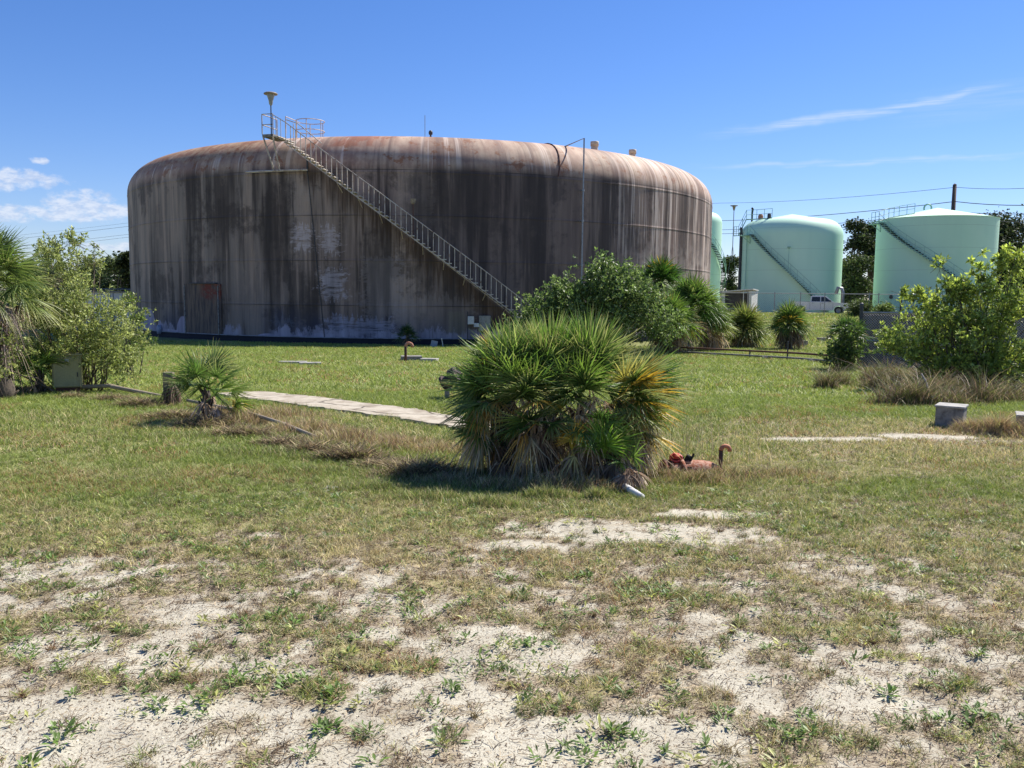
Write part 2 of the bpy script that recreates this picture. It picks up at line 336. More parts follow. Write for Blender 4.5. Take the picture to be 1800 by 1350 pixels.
    # rust and dirt runs below the stairs
    zs = t.m('ADD', t.m('MULTIPLY', t.m('SUBTRACT', th, SA[0]), SLOPE), SA[1]-.25)
    dn = t.m('SUBTRACT', zs, Z); ln = t.noise(V(3.4, .02, 8.0), 1, 3, .7)
    rr = t.m('MULTIPLY', t.m('MULTIPLY', t.sm(dn, -.15, .05), t.sm(t.m('SUBTRACT', dn, t.m('MULTIPLY', t.m('SUBTRACT', ln, .35), 6.5)), .6, -.5)), t.sm(fine, .3, .6, .35, 1))
    rr = t.m('MULTIPLY', rr, t.sm(Z, ZK+.2, ZK-.4))
    c = t.mix(t.m('MULTIPLY', rr, .85), c, (.052, .030, .020, 1))
    dn2 = t.m('MULTIPLY', t.m('MULTIPLY', t.sm(dn, 0, .6), t.sm(dn, 5, 1.5)), t.sm(Z, ZK+.2, ZK-2, 0, .45))
    # knuckle: sunlit brightness put into a paler colour, plus rusty patches; right limb: chalky white runs
    runs0 = t.noise(V(1.8, .05, 31.0), 1, 4, .65); kn = t.sm(Z, ZK-.15, ZK+.5); kc = t.mix(t.sm(bl, .35, .65), (.35, .225, .17, 1), (.49, .365, .275, 1)); kc = t.mix(t.sm(wb, .48, .6, 0, .6), kc, (.24, .14, .11, 1)); kc = t.mix(t.sm(med, .5, .62, 0, .6), kc, (.19, .125, .105, 1)); kc = t.mix(t.sm(runs0, .56, .63, 0, .8), kc, (.62, .50, .42, 1))
    kc = t.mix(t.m('MULTIPLY', t.sm(t.noise(V(1.1, 1.3, 11.0), 1, 6, .7), .555, .62), .75), kc, (.26, .105, .05, 1))
    c = t.mix(t.m('MULTIPLY', kn, .9), c, kc)
    lr = t.m('MULTIPLY', t.sm(u, -8.5, -11), t.sm(t.m('ADD', Z, t.m('MULTIPLY', t.m('SUBTRACT', bl, .5), .9)), ZK+.7, ZK+1.05))
    c = t.mix(t.m('MULTIPLY', lr, .75), c, t.mix(t.sm(t.noise(V(2.2, 2.6, 12.0), 1, 6, .72), .42, .6), (.42, .28, .17, 1), (.26, .11, .055, 1)))
    r1 = t.m('MULTIPLY', t.m('MULTIPLY', t.sm(u, -6.0, -5.2), t.sm(u, -2.0, -3.0)), t.m('MULTIPLY', t.sm(Z, ZK+1.2, ZK+1.4), t.sm(bl, .42, .52)))
    c = t.mix(t.m('MULTIPLY', r1, .6), c, (.27, .085, .045, 1))
    rg = t.sm(u, 8.5, 15.0); runs = t.noise(V(2.8, .06, 13.0), 1, 5, .72)
    c = t.mix(t.m('MULTIPLY', t.m('MULTIPLY', rg, t.sm(runs, .53, .60)), .8), c, (.58, .47, .41, 1))
    c = t.mix(t.m('MULTIPLY', t.m('MULTIPLY', rg, t.sm(runs, .49, .40)), .6), c, (.075, .040, .032, 1))
    low = t.m('MULTIPLY', t.m('MULTIPLY', t.sm(u, 11, 15), t.sm(Z, Z1+2*CH, Z1+CH)), t.sm(bl, .4, .58)); c = t.mix(t.m('MULTIPLY', low, .45), c, (.44, .37, .33, 1))
    cb = t.m('ADD', t.m('MULTIPLY', wide, .5), t.m('MULTIPLY', med, .5)); hv = t.n('ShaderNodeHueSaturation'); t.L.new(c, hv.inputs['Color']); t.val(t.m('MULTIPLY_ADD', t.m('SUBTRACT', t.sm(cb, .40, .60, 1.5, .85), 1.0), t.m('SUBTRACT', 1.0, t.m('MULTIPLY', kn, .65)), 1.0), hv.inputs['Value']); hv.inputs['Saturation'].default_value = 1.08; c = hv.outputs[0]
    # horizontal and vertical weld seams
    w = t.m('PINGPONG', t.m('SUBTRACT', Z, Z1), CH/2)
    sl = t.m('MULTIPLY', t.sm(w, .045, .0), t.sm(t.noise(V(.25, 1, 14.0), 1, 3, .5), .38, .6)); sl = t.m('MULTIPLY', sl, t.sm(Z, ZK+.4, ZK+.2))
    # pingpong peaks at whole courses and at half courses: keep whole ones
    ww = t.m('MODULO', t.m('ADD', t.m('SUBTRACT', Z, Z1), 10*CH+CH/2), CH); keep = t.sm(t.m('ABSOLUTE', t.m('SUBTRACT', ww, CH/2)), CH/4, CH/8)
    c = t.mix(t.m('MULTIPLY', t.m('MULTIPLY', sl, keep), .7), c, (.03, .024, .024, 1))
    t.bump(t.m('ADD', t.m('MULTIPLY', bl, .6), fine), .25, .02)
    return t.fin(c, .72, 0, .35)

# ---------------------------------------------------------------- rusted tank
def rails(mb, pts, r): mb.tube(pts, r, 5)
def build_tank():
    M = tank_mat()
    T = thing('storage_tank', 'huge rust streaked brown storage tank with rounded top and diagonal staircase', 'storage tank', (TC.x, TC.y, 0), -TAX)
    prof = [(TR, ZB)]
    for k in range(0, 4):
        z = Z1+k*CH-(.0 if k < 3 else .13); prof += [(TR, z-.12), (TR, z-.04), (TR+.014, z-.012), (TR+.014, z+.012), (TR, z+.04), (TR, z+.12)]
    for k in range(1, 15):
        a = k/14*math.pi/2; prof.append((TR-KR+KR*math.cos(a), ZK+KH*math.sin(a)))
    prof = sorted(set(prof), key=lambda p: (p[1], -p[0]))
    prof += [(r, roofz(r)) for r in (16, 12, 8, 4, .01)]
    mb = MB(); mb.lathe(prof, 360); sh = mb.build('shell', M, T, True)
    try:
        sh.data.shade_smooth()
    except Exception: pass
    mb = MB(); mb.lathe([(TR+.06, ZB+.02), (TR+.10, ZB+.02), (TR+.10, ZB-.03), (TR+.06, ZB-.03)], 240); mb.build('base_ledge', weathered('pale_ledge', (.30, .29, .32), (.12, .12, .14), 3, .7, .7), T)
    mb = MB(); mb.lathe([(TR-.3, ZB+.001), (TR+.03, ZB-.001), (TR+.03, TZ0-.5)], 240); mb.build('foundation_ring', weathered('navy_foundation', (.018, .018, .028), (.01, .01, .016), 2, .85, .6), T)
    # access panel, slightly proud of the wall
    a = cylhit(329, 586, TR); b = cylhit(389, 499, TR)
    def curved(th0, th1, z0, z1, r0, r1, n=6):
        mb = MB(); vs_ = []
        for i in range(n+1):
            th = th0+(th1-th0)*i/n
            vs_ += [cl(th, r0, z0), cl(th, r1, z0), cl(th, r1, z1), cl(th, r0, z1)]
        fs = [(4*i+k, 4*i+(k+1) % 4, 4*i+4+(k+1) % 4, 4*i+4+k) for i in range(n) for k in range(4)]+[(0, 3, 2, 1), (4*n, 4*n+1, 4*n+2, 4*n+3)]
        mb.add(vs_, fs); return mb
    tm = NT('rusty_panel'); o = tm.obj(); mp = tm.n('ShaderNodeMapping'); mp.inputs['Scale'].default_value = (3, 3, .35); tm.L.new(o, mp.inputs['Vector'])
    c = tm.mix(tm.sm(tm.noise(mp.outputs[0], 2.2, 6, .65), .4, .62), (.19, .13, .09, 1), (.075, .055, .05, 1)); sp = tm.n('ShaderNodeSeparateXYZ'); tm.L.new(o, sp.inputs[0])
    top = tm.m('ADD', sp.outputs[2], tm.m('MULTIPLY', tm.noise(o, 2.6, 6, .7), 1.6))
    rm = tm.m('MULTIPLY', tm.sm(top, b[1]-.3, b[1]+.25), tm.sm(sp.outputs[0], cl((a[0]*.55+b[0]*.45), TR, 0).x-.2, cl((a[0]*.4+b[0]*.6), TR, 0).x))
    c = tm.mix(tm.m('MULTIPLY', rm, tm.sm(tm.noise(o, 3.5, 6, .7), .36, .54)), c, (.19, .042, .025, 1))
    mt = tm.fin(c, .8)
    fr = (b[0]-a[0])*.05
    p = curved(a[0], b[0], a[1]+.02, b[1], TR-.02, TR+.09).build('access_panel', mt, T)
    mb = curved(a[0]+3.5*fr, b[0]-2*fr, b[1]+.01, b[1]+.06, TR-.02, TR+.20); mb.build('panel_frame', M_darkst, p)
    mb = curved(a[0]-.3*fr, a[0]+.3*fr, a[1], b[1]-.1, TR, TR+.13, 1); mb.build('panel_frame', M_conc2, p)
    mb = curved(b[0]-1.3*fr, b[0]-.9*fr, a[1], b[1]-.1, TR, TR+.13, 1); mb.build('panel_frame', M_conc2, p)
    # staircase
    S = bpy.data.objects.new('staircase', None); C.objects.link(S); S.parent = T
    ri, ro = TR+.18, TR+.92
    zfoot = TZ0+.15; n = int((SB[1]-zfoot)/.205); dth = .205/SLOPE
    th_top, z_top = SB
    seg = [(th_top-k*dth, z_top-k*.205) for k in range(n+1)]     # going down, to the right
    tr = [t for t in seg]
    nt_ = 0
    for th, z in tr:
        mb = MB(); w = abs(dth)*.46
        for sg, r_ in ((0, 0),):
            vs_ = [cl(th-w, ri, z-.045), cl(th+w, ri, z-.045), cl(th+w, ro, z-.045), cl(th-w, ro, z-.045), cl(th-w, ri, z), cl(th+w, ri, z), cl(th+w, ro, z), cl(th-w, ro, z)]
            mb.add(vs_, [(0, 3, 2, 1), (4, 5, 6, 7), (0, 1, 5, 4), (1, 2, 6, 5), (2, 3, 7, 6), (3, 0, 4, 7)])
        mb.build('tread', M_tread, S)
    for r_ in (ri, ro):
        mb = MB(); pts = [(th, z) for th, z in seg]
        for i in range(len(pts)-1):
            (t0, z0), (t1, z1) = pts[i], pts[i+1]; w = .02
            vs_ = [cl(t0, r_-w, z0-.14), cl(t0, r_+w, z0-.14), cl(t0, r_+w, z0-.09), cl(t0, r_-w, z0-.09), cl(t1, r_-w, z1-.14), cl(t1, r_+w, z1-.14), cl(t1, r_+w, z1-.09), cl(t1, r_-w, z1-.09)]
            mb.add(vs_, [(0, 1, 5, 4), (1, 2, 6, 5), (2, 3, 7, 6), (3, 0, 4, 7)])
        mb.build('stringer', M_stair, S)
    mb = MB(); mb.tube([cl(th, ro+.02, z+1.0) for th, z in seg], .026, 6); mb.build('handrail', M_stair, S)
    for th, z in seg:
        mb = MB(); mb.tube([cl(th, ro+.02, z-.1), cl(th, ro+.02, z+1.0)], .024, 5); mb.build('baluster', M_stair, S)
    # wall brackets carrying the stairs
    for i in range(2, n, 4):
        th, z = seg[i]
        if z > ZK: continue
        mb = MB(); mb.tube([cl(th, ro, z-.15), cl(th, TR, z-.55)], .025, 5); mb.build('stair_bracket', M_stair, S)
    # landing, left of the stair head
    Lp = bpy.data.objects.new('landing', None); C.objects.link(Lp); Lp.parent = T
    zl = z_top+.03; t0, _ = cylhit(461, 240, ro); t1 = th_top+.004
    zl = cylhit(465, 236, ro)[1]
    # a few steps climb on from the stair head to the landing floor
    t1b = cylhit(480, 236, ro)[0]
    k = 0; th, z = th_top+dth*1, z_top+.205
    while th > t1b:
        mb = MB(); w = abs(dth)*.46
        mb.add([cl(th-w, ri-.6, z-.045), cl(th+w, ri-.6, z-.045), cl(th+w, ro, z-.045), cl(th-w, ro, z-.045), cl(th-w, ri-.6, z), cl(th+w, ri-.6, z), cl(th+w, ro, z), cl(th-w, ro, z)], [(0, 3, 2, 1), (4, 5, 6, 7), (0, 1, 5, 4), (1, 2, 6, 5), (2, 3, 7, 6), (3, 0, 4, 7)])
        mb.build('tread', M_tread, S)
        for r_ in (ro,):
            mb = MB(); mb.tube([cl(th, r_+.02, z-.1), cl(th, r_+.02, z+1.0)], .019, 5); mb.build('baluster', M_stair, S)
        if k % 3 == 0:
            mb = MB(); mb.tube([cl(th, ri-.6, z-.1), cl(th, ri-.6, z+1.0)], .022, 5); mb.build('baluster', M_stair, S)
        th += dth; z += .205*(.55 if z > zl-.3 else 1); z = min(z, zl); k += 1
    mb = MB(); mb.tube([cl(th_top, ro+.02, z_top+1.0), cl(t1b, ro+.02, zl+1.0)], .026, 6)
    mb.build('handrail', M_stair, S); mb = MB(); mb.tube([cl(th_top-dth*6, ri-.05, z_top+.0), cl(th_top, ri-.6, z_top+1.2), cl(t1b, ri-.6, zl+1.0)], .026, 6); mb.build('handrail', M_stair, S)
    mb = MB(); vs_ = [cl(a_, r_, z_) for z_ in (zl-.14, zl) for a_, r_ in ((t0, ri-.7), (t1b, ri-.7), (t1b, ro), (t0, ro))]
    mb.add(vs_, [(0, 3, 2, 1), (4, 5, 6, 7), (0, 1, 5, 4), (1, 2, 6, 5), (2, 3, 7, 6), (3, 0, 4, 7)]); mb.build('floor_plate', M_conc2, Lp)
    for a_, r_ in ((t0, ro), (t1b, ro), (t0, ri-.7)):
        mb = MB(); mb.tube([cl(a_, r_, zl), cl(a_, r_, zl+1.05)], .03, 6); mb.build('guard_post', M_stair, Lp)
    for h in (.5, 1.05):
        mb = MB(); mb.tube([cl(t1b, ro, zl+h), cl(t0, ro, zl+h), cl(t0, ri-.7, zl+h)], .026, 6); mb.build('guard_rail', M_stair, Lp)
    # braces from the landing down to the horizontal beam
    zb = cylhit(470, 301, TR+.2)[1]; tb0 = cylhit(432, 303, TR+.2)[0]; tb1 = cylhit(541, 299, TR+.2)[0]
    for p0, p1 in (((462, 240), (482, 302)), ((479, 246), (492, 300))):
        a0 = cylhit(p0[0], p0[1], ro); a1 = cylhit(p1[0], p1[1], TR+.2)
        mb = MB(); mb.tube([cl(a0[0], ro-.02, zl-.1), cl(a1[0], TR+.2, zb)], .045, 6); mb.build('brace', M_stair, Lp)
    mb = MB(); mb.tube([cl(tb0+(tb1-tb0)*i/8, TR+.22, zb) for i in range(9)], .06, 6); mb.build('support_beam', M_stair, Lp)
    # lamp on the landing
    la = cylhit(478, 236, ro); lp = bpy.data.objects.new('landing_lamp', None); C.objects.link(lp); lp.parent = T
    zt = cylhit(478, 165, ro)[1]
    mb = MB(); mb.tube([cl(la[0], ro+.05, zl-.1), cl(la[0], ro+.05, zt-.55)], .032, 7); mb.build('lamp_pole', M_darkst, lp)
    q = cl(la[0], ro+.05, 0); mb = MB(); mb.lathe([(.04, -.62), (.09, -.55), (.12, -.35), (.21, -.08), (.21, -.03)], 20, (q.x, q.y, zt)); mb.build('lamp_body', weathered('lamp_glass_grey', (.35, .36, .34), (.2, .2, .19), 6, .35, .5), lp, True)
    mb = MB(); mb.lathe([(.2, -.05), (.36, -.04), (.37, .0), (.3, .05), (.01, .09)], 24, (q.x, q.y, zt)); mb.build('lamp_cap', M_pvc, lp, True)
    # roof guard ring + hatch
    rc = TR-3.9; ta = cylhit(546, 246, rc)[0]; q = cl(ta, rc, roofz(rc)); RG = bpy.data.objects.new('roof_guard', None); C.objects.link(RG); RG.parent = T
    rr = .82; zz = roofz(rc)
    for h in (.62, 1.2):
        mb = MB(); mb.tube([(q.x+rr*math.cos(a_), q.y+rr*math.sin(a_), zz+h) for a_ in [math.pi*(-.95+1.9*i/24) for i in range(25)]], .025, 5); mb.build('guard_rail', M_stair, RG)
    for a_ in (-.95, -.55, -.2, .2, .55, .95):
        mb = MB(); mb.tube([(q.x+rr*math.cos(a_*math.pi), q.y+rr*math.sin(a_*math.pi), zz-.05), (q.x+rr*math.cos(a_*math.pi), q.y+rr*math.sin(a_*math.pi), zz+1.2)], .025, 5); mb.build('guard_post', M_stair, RG)
    hp = cylhit(497, 203, ri-.3)
    mb = MB(); mb.tube([cl(hp[0], ri-.6, hp[1]), (q.x-rr, q.y, zz+1.2)], .026, 5); mb.tube([cl(hp[0], ri-.6, hp[1]-.9), cl(hp[0], ri-.6, hp[1])], .026, 5); mb.build('guard_rail', M_stair, RG)
    mb = MB(); mb.lathe([(.4, -.1), (.4, .14), (.36, .2), (.01, .22)], 20, (q.x+.05, q.y-.1, zz)); mb.build('roof_hatch', M_rustpipe, T, True)
    # roof vents
    for px, s_ in ((1045, 1), (1112, .95)):
        rv = TR-3.0; tv = cylhit(px, 262, rv)[0]; q = cl(tv, rv, roofz(rv)); vv = bpy.data.objects.new('roof_vent', None); C.objects.link(vv); vv.parent = T; vv.location = q
        mb = MB(); mb.lathe([(.22*s_, -.2), (.22*s_, .5*s_)], 18); mb.build('vent_neck', M_cream, vv, True)
        mb = MB(); mb.lathe([(.22*s_, .36*s_), (.26*s_, .36*s_), (.26*s_, .62*s_), (.24*s_, .64*s_), (.01, .66*s_)], 18); mb.build('vent_cap', M_cream, vv, True)
    # antenna and beacon
    rv = TR-3.2; tv = cylhit(747, 250, rv)[0]; q = cl(tv, rv, roofz(rv)); mb = MB(); mb.tube([q, q+Vector((0, 0, 1.35))], .018, 5); mb.build('antenna', M_galv, T)
    tv = cylhit(757, 250, rv)[0]; q = cl(tv, rv, roofz(rv)); mb = MB(); mb.lathe([(.05, 0), (.05, .25), (.11, .28), (.12, .42), (.07, .5), (.01, .52)], 12, q); mb.build('beacon', M_darkst, T, True)
    # level gauge pipe
    gp = cylhit(1024, 400, TR+.35); zt = cylhit(1027, 243, TR+.35)[1]; tg = gp[0]; g2 = cylhit(990, 258, TR-1.6)
    mb = MB(); mb.tube([cl(tg, TR+.35, TZ0), cl(tg, TR+.35, zt), cl(g2[0], TR-1.8, zt-.25), cl(g2[0], TR-1.8, roofz(TR-1.8)-.1)], .045, 6); g = mb.build('gauge_pipe', M_galv, T)
    for z in (Z1+.8, Z1+2.4, Z1+4.9, Z1+6.6):
        mb = MB(); mb.tube([cl(tg, TR-.01, z), cl(tg, TR+.4, z)], .03, 5); mb.build('pipe_bracket', M_galv, g)
        mb = MB(); mb.lathe([(.075, -.06), (.075, .06)], 8, cl(tg, TR+.35, z)); mb.build('pipe_coupling', M_galv, g)
    mb = MB(); pts = []
    for i in range(9):
        f = i/8; a_ = f*math.pi/2*1.0; th = cylhit(993-8*f*f*1.5, 262+f*40, TR)[0]; pts.append(cl(th, TR-KR+(KR+.03)*math.sin(a_), ZK+(KH+.03)*math.cos(a_)))
    mb.tube(pts, .035, 5); mb.build('roof_cable', M_rustpipe, T)
    # thin conduit running down the wall
    a0 = cylhit(541, 303, TR); a1 = cylhit(571, 596, TR)
    mb = MB(); mb.tube([cl(a0[0]+(a1[0]-a0[0])*i/6, TR+.03, a0[1]+(a1[1]-a0[1])*i/6) for i in range(7)], .022, 5); mb.tube([cl(a0[0], TR+.05, a0[1]), cl(a0[0], TR+.05, a0[1]+.9)], .05, 6); mb.build('conduit', M_darkst, T)
    # stair light on a post
    a0 = cylhit(726, 352, TR+.5); a1 = cylhit(726, 398, TR+.5); sl = bpy.data.objects.new('stair_light', None); C.objects.link(sl); sl.parent = T
    mb = MB(); mb.tube([cl(a0[0], TR+.45, a1[1]-.9), cl(a0[0], TR+.45, a0[1]-.1)], .03, 6); mb.build('light_post', M_rustpipe, sl)
    mb = MB(); mb.lathe([(.05, -.2), (.12, -.14), (.16, .04), (.17, .08), (.01, .1)], 12, cl(a0[0], TR+.45, a0[1])); mb.build('light_head', M_pvc, sl)
    # switch boxes by the foot of the stairs
    for x0, y0, x1, y1, mt_ in ((822, 556, 833, 570, M_white), (833, 568, 842, 575, M_white), (842, 555, 862, 581, M_conc)):
        a0 = cylhit(x0, y1, TR+.15); a1 = cylhit(x1, y0, TR+.15); c_ = cl((a0[0]+a1[0])/2, TR+.14, (a0[1]+a1[1])/2)
        mb = MB(); rot = Matrix.Rotation((a0[0]+a1[0])/2, 3, 'Z'); mb.box(c_, ((a1[0]-a0[0])*TR, .18, a1[1]-a0[1]), rot); bx = mb.build('switch_box', mt_, T, bevel=.01)
    a0 = cylhit(822, 590, TR+.1); mb = MB(); mb.tube([cl(a0[0], TR+.12, ZB), cl(a0[0], TR+.12, ZB+1.5)], .03, 5); mb.build('conduit', M_darkst, T)
    # round drain flange low on the left
    a0 = cylhit(281, 592, TR+.1); mb = MB(); mb.lathe([(.01, .12), (.2, .12), (.2, -.05)], 16); o = mb.build('drain_flange', weathered('flange_grey', (.32, .34, .42), (.15, .15, .2), 4, .6, .5), T, True)
    o.rotation_euler = (math.pi/2, 0, a0[0]); o.location = cl(a0[0], TR+.1, ZB+.1); o.scale = (.9, 1.4, 1)
build_tank()

# ---------------------------------------------------------------- green tanks
def green_tank(label, pxl, pxr, Y, ztop, dome, knuckle, stair, rail_arc, lamp=False, extra=None, stair_r=None):
    pc = (pxl+pxr)/2; cc = at(pc, 540, Y); ax = math.atan2(cc.x, cc.y); D = math.hypot(cc.x, cc.y)
    al = math.atan((pxr-900)/FPX)-math.atan((pxl-900)/FPX); Rr = D*math.sin(al/2)
    z0 = float(gz(cc.x, cc.y))-.3
    T = thing('green_storage_tank', label, 'storage tank', (cc.x, cc.y, 0), -ax, 'pale green storage tanks')
    prof = [(Rr, z0), (Rr, ztop-knuckle)]
    if knuckle > .1:
        for k in range(1, 10):
            a = k/9*math.pi/2; prof.append((Rr-knuckle+knuckle*math.cos(a), ztop-knuckle+knuckle*math.sin(a)))
        rr0 = Rr-knuckle
    else:
        prof += [(Rr+.05, ztop-.03), (Rr+.05, ztop)]; rr0 = Rr+.05
    prof += [(rr0*f, ztop+dome*(1-f)) for f in (.66, .33)]+[(.02, ztop+dome)]
    mb = MB(); mb.lathe(prof, 128); o = mb.build('shell', M_green, T, True)
    try:
        md = o.modifiers.new('es', 'EDGE_SPLIT'); md.split_angle = R_(35)
    except Exception: pass
    hit = lambda px, py, r: cylhit(px, py, r, cc.x, cc.y, ax)
    ro = Rr+.75; ri = Rr+.08
    if stair:
        (xa, ya), (xb, yb) = stair; A = hit(xa, ya, ro); B = hit(xb, yb, ro)
        if stair_r: A, B = stair_r
        S = bpy.data.objects.new('staircase', None); C.objects.link(S); S.parent = T
        n = int((A[1]-z0)/.22); dth = (B[0]-A[0])/((A[1]-B[1])/.22)
        seg = [(A[0]+k*dth, A[1]-k*.22) for k in range(n)]
        for th, z in seg:
            w = abs(dth)*.42
            mb = MB(); mb.add([cl(th-w, ri, z-.13), cl(th+w, ri, z-.13), cl(th+w, ro, z-.13), cl(th-w, ro, z-.13), cl(th-w, ri, z), cl(th+w, ri, z), cl(th+w, ro, z), cl(th-w, ro, z)], [(0, 3, 2, 1), (4, 5, 6, 7), (0, 1, 5, 4), (1, 2, 6, 5), (2, 3, 7, 6), (3, 0, 4, 7)])  # deep tread blocks also stand for the shadow triangles on the wall
            mb.build('tread', M_treadshade, S)
        for h, r_ in ((-.12, .06), (-.12, .06)):
            pass
        for rr_, h, rad in ((ro, -.1, .05), (ri, -.1, .04), (ro, 1.0, .03), (ro, .5, .022)):
            mb = MB(); mb.tube([cl(th, rr_, z+h) for th, z in seg], rad, 4); mb.build('stringer' if h < 0 else 'handrail', M_greenst, S)
        for th, z in seg[::3]:
            mb = MB(); mb.tube([cl(th, ro, z), cl(th, ro, z+1.0)], .022, 4); mb.build('baluster', M_greenst, S)
        th0, zt = seg[0]
        if rail_arc:
            P = bpy.data.objects.new('landing', None); C.objects.link(P); P.parent = T
            pts_px, hh = rail_arc
            pts = []
            for (px, r_) in pts_px:
                th = hit(px, 385, r_)[0]; zz = max(zt, ztop+dome*(1-min(r_/rr0, 1))*.95) if r_ < Rr else zt
                pts.append(cl(th, r_, zz+.05))
            for h in (.0, .55, 1.1):
                mb = MB(); mb.tube([p+Vector((0, 0, h)) for p in pts], .03 if h else .06, 4); mb.build('guard_rail', M_greenst, P)
            for i in range(len(pts)-1):
                for f in (0, .5):
                    p = pts[i].lerp(pts[i+1], f); mb = MB(); mb.tube([p, p+Vector((0, 0, 1.1))], .03, 4); mb.build('guard_post', M_greenst, P)
            p = pts[-1]; mb = MB(); mb.tube([p, p+Vector((0, 0, 1.1))], .03, 4); mb.build('guard_post', M_greenst, P)
            q0 = cl(th0-abs(dth)*5, (ri+ro)/2, zt); mb = MB(); mb.box((q0+Vector((0, 0, -.05))), (1.4, .9, .09), Matrix.Rotation(th0, 3, 'Z')); mb.build('floor_plate', M_greenst, P)
            for s_ in (-.5, .5):
                mb = MB(); mb.tube([q0+Vector((s_, -.3, 0)), cl(th0-abs(dth)*3, Rr, zt-1.0)], .04, 4); mb.build('brace', M_greenst, P)
    if lamp:
        q = hit(1290, 375, Rr+.9); zt2 = hit(1290, 362, Rr+.9)[1]; p = cl(q[0], Rr+.9, 0)
        lp = bpy.data.objects.new('landing_lamp', None); C.objects.link(lp); lp.parent = T
        mb = MB(); mb.tube([p+Vector((0, 0, zt-3)), p+Vector((0, 0, zt2-.4))], .05, 5); mb.build('lamp_pole', M_galv, lp)
        mb = MB(); mb.lathe([(.06, -.6), (.14, -.4), (.2, -.1), (.45, -.04), (.46, .03), (.01, .08)], 14, (p.x, p.y, zt2)); mb.build('lamp_cap', M_pvc, lp, True)
        for k in (-1, 1):
            mb = MB(); mb.tube([p+Vector((0, 0, zt-1)), p+Vector((k*1.1, .4, z0-zt+zt))], .02, 4); mb.build('guy_wire', M_galv, lp)
    if extra: extra(T, hit, Rr, ztop, dome, rr0, z0)
    return T
def ex_mid(T, hit, Rr, zt, dome, rr0, z0):
    for px, r_ in ((1301.5, .17), (1312, .05)):
        th = hit(px, 450, Rr+.15)[0]; mb = MB(); mb.tube([cl(th, Rr+.16, z0), cl(th, Rr+.16, zt-.9)], r_, 8); mb.build('riser_pipe', M_darkst if r_ > .1 else M_greenst, T)
    q = cl(hit(1322, 380, Rr-1.2)[0], Rr-1.2, zt); mb = MB(); mb.tube([q+Vector((0, 0, -.3)), q+Vector((0, 0, .9)), q+Vector((.05, 0, 1.35)), q+Vector((-.08, 0, 1.5))], [.1, .12, .14, .1], 8); mb.build('vent_stack', M_black, T)
    for px, s_ in ((1337, .3), (1352, .22)):
        q = cl(hit(px, 385, Rr-1.8)[0], Rr-1.8, zt+.2); mb = MB(); mb.lathe([(s_, -.2), (s_, .25), (s_*.6, .4), (.01, .42)], 10, q); mb.build('roof_fitting', M_darkst if px > 1340 else M_pinkpipe, T)
    a = hit(1387, 436, Rr+.5); mb = MB(); mb.tube([cl(a[0], Rr+.5, a[1]-2.4), cl(a[0], Rr+.5, a[1])], .03, 4); mb.lathe([(.05, -.1), (.22, .1), (.22, .16), (.01, .2)], 10, cl(a[0], Rr+.5, a[1])); mb.build('stair_light', M_greenst, T)
def ex_right(T, hit, Rr, zt, dome, rr0, z0):
    th = hit(1633, 366, .8)[0]; q = cl(th, 1.0, zt+dome*.85)
    mb = MB(); mb.tube([q+Vector((-.38+.38*(1-math.cos(a)), 0, .25+.4*math.sin(a))) for a in [math.pi*i/10 for i in range(11)]]+[q+Vector((.38, 0, -.2))], .1, 7); mb.tube([q+Vector((-.38, 0, .0)), q+Vector((-.38, 0, .25))], .1, 7); mb.build('gooseneck_vent', M_greenst, T)
    mb = MB(); a = hit(1567, 522, Rr); mb.lathe([(.01, .1), (.22, .1), (.22, -.05)], 10); o = mb.build('flange', M_darkst, T); o.rotation_euler = (math.pi/2, 0, a[0]); o.location = cl(a[0], Rr+.05, a[1])
green_tank('pale green dome topped tank behind the white pickup truck', 1295, 1475, 105, EYE+9.4, .75, 2.0, ((1318, 412), (1440, 528)), ([(1291, 6.9), (1299, 6.5), (1312, 5.6), (1330, 4.6), (1357, 3.9)], 1), True, ex_mid)
green_tank('pale green tank with flat cone roof, rightmost of the green tanks', 1530.5, 1744, 100, EYE+9.15, 1.4, .0, ((1545, 391), (1650, 465)), ([(1532, 7.7), (1545, 7.6), (1562, 6.3), (1580, 5.2), (1607, 4.0)], 1), False, ex_right)
green_tank('pale green tank mostly hidden behind the right edge of the huge rusty tank', 1150, 1264, 125, EYE+12.1, .6, 1.6, ((1200, 400), (1240, 480)), None, False, None, stair_r=((.1, EYE+10.5), (1.75, EYE+2.0)))

# ---------------------------------------------------------------- ground cover map
def ell(px, py, a, b):
    p = G(px, py); return (p.x, p.y, a, b)
SANDY = [ell(1120, 930, 1.15, .42), ell(1230, 905, .7, .25), ell(900, 955, .5, .22), ell(1480, 770, 1.3, .35), ell(1620, 768, 1.2, .45), ell(1740, 775, 1.0, .35), ell(1330, 745, 1.0, .5),
         ell(170, 1010, .5, .3), ell(60, 1000, .5, .35), ell(500, 940, .45, .2), ell(250, 1130, .75, .35), ell(320, 1080, .5, .3), ell(420, 1270, .9, .35), ell(620, 1230, .7, .3), ell(60, 1310, .5, .2), ell(1480, 1190, .6, .3), ell(900, 1130, .5, .25), ell(1380, 1080, .4, .2), ell(1650, 1240, .6, .25), ell(700, 1060, .4, .2), ell(1100, 1300, .6, .2)]
GREENY = [ell(470, 1085, .16, .08), ell(1160, 1045, .18, .09), ell(500, 1220, .32, .13), ell(1700, 1280, .5, .2), ell(1000, 1010, .15, .08), ell(60, 985, .15, .08), ell(300, 860, 2.2, 1.2), ell(700, 850, 2.4, 1.0), ell(1500, 690, 3, 1.2), ell(450, 800, 3, 1.6), ell(150, 780, 2.5, 1.5), ell(1600, 860, 1.6, .6), ell(1760, 910, .7, .3), ell(650, 690, 5, 2.5), ell(1400, 650, 5, 3)]
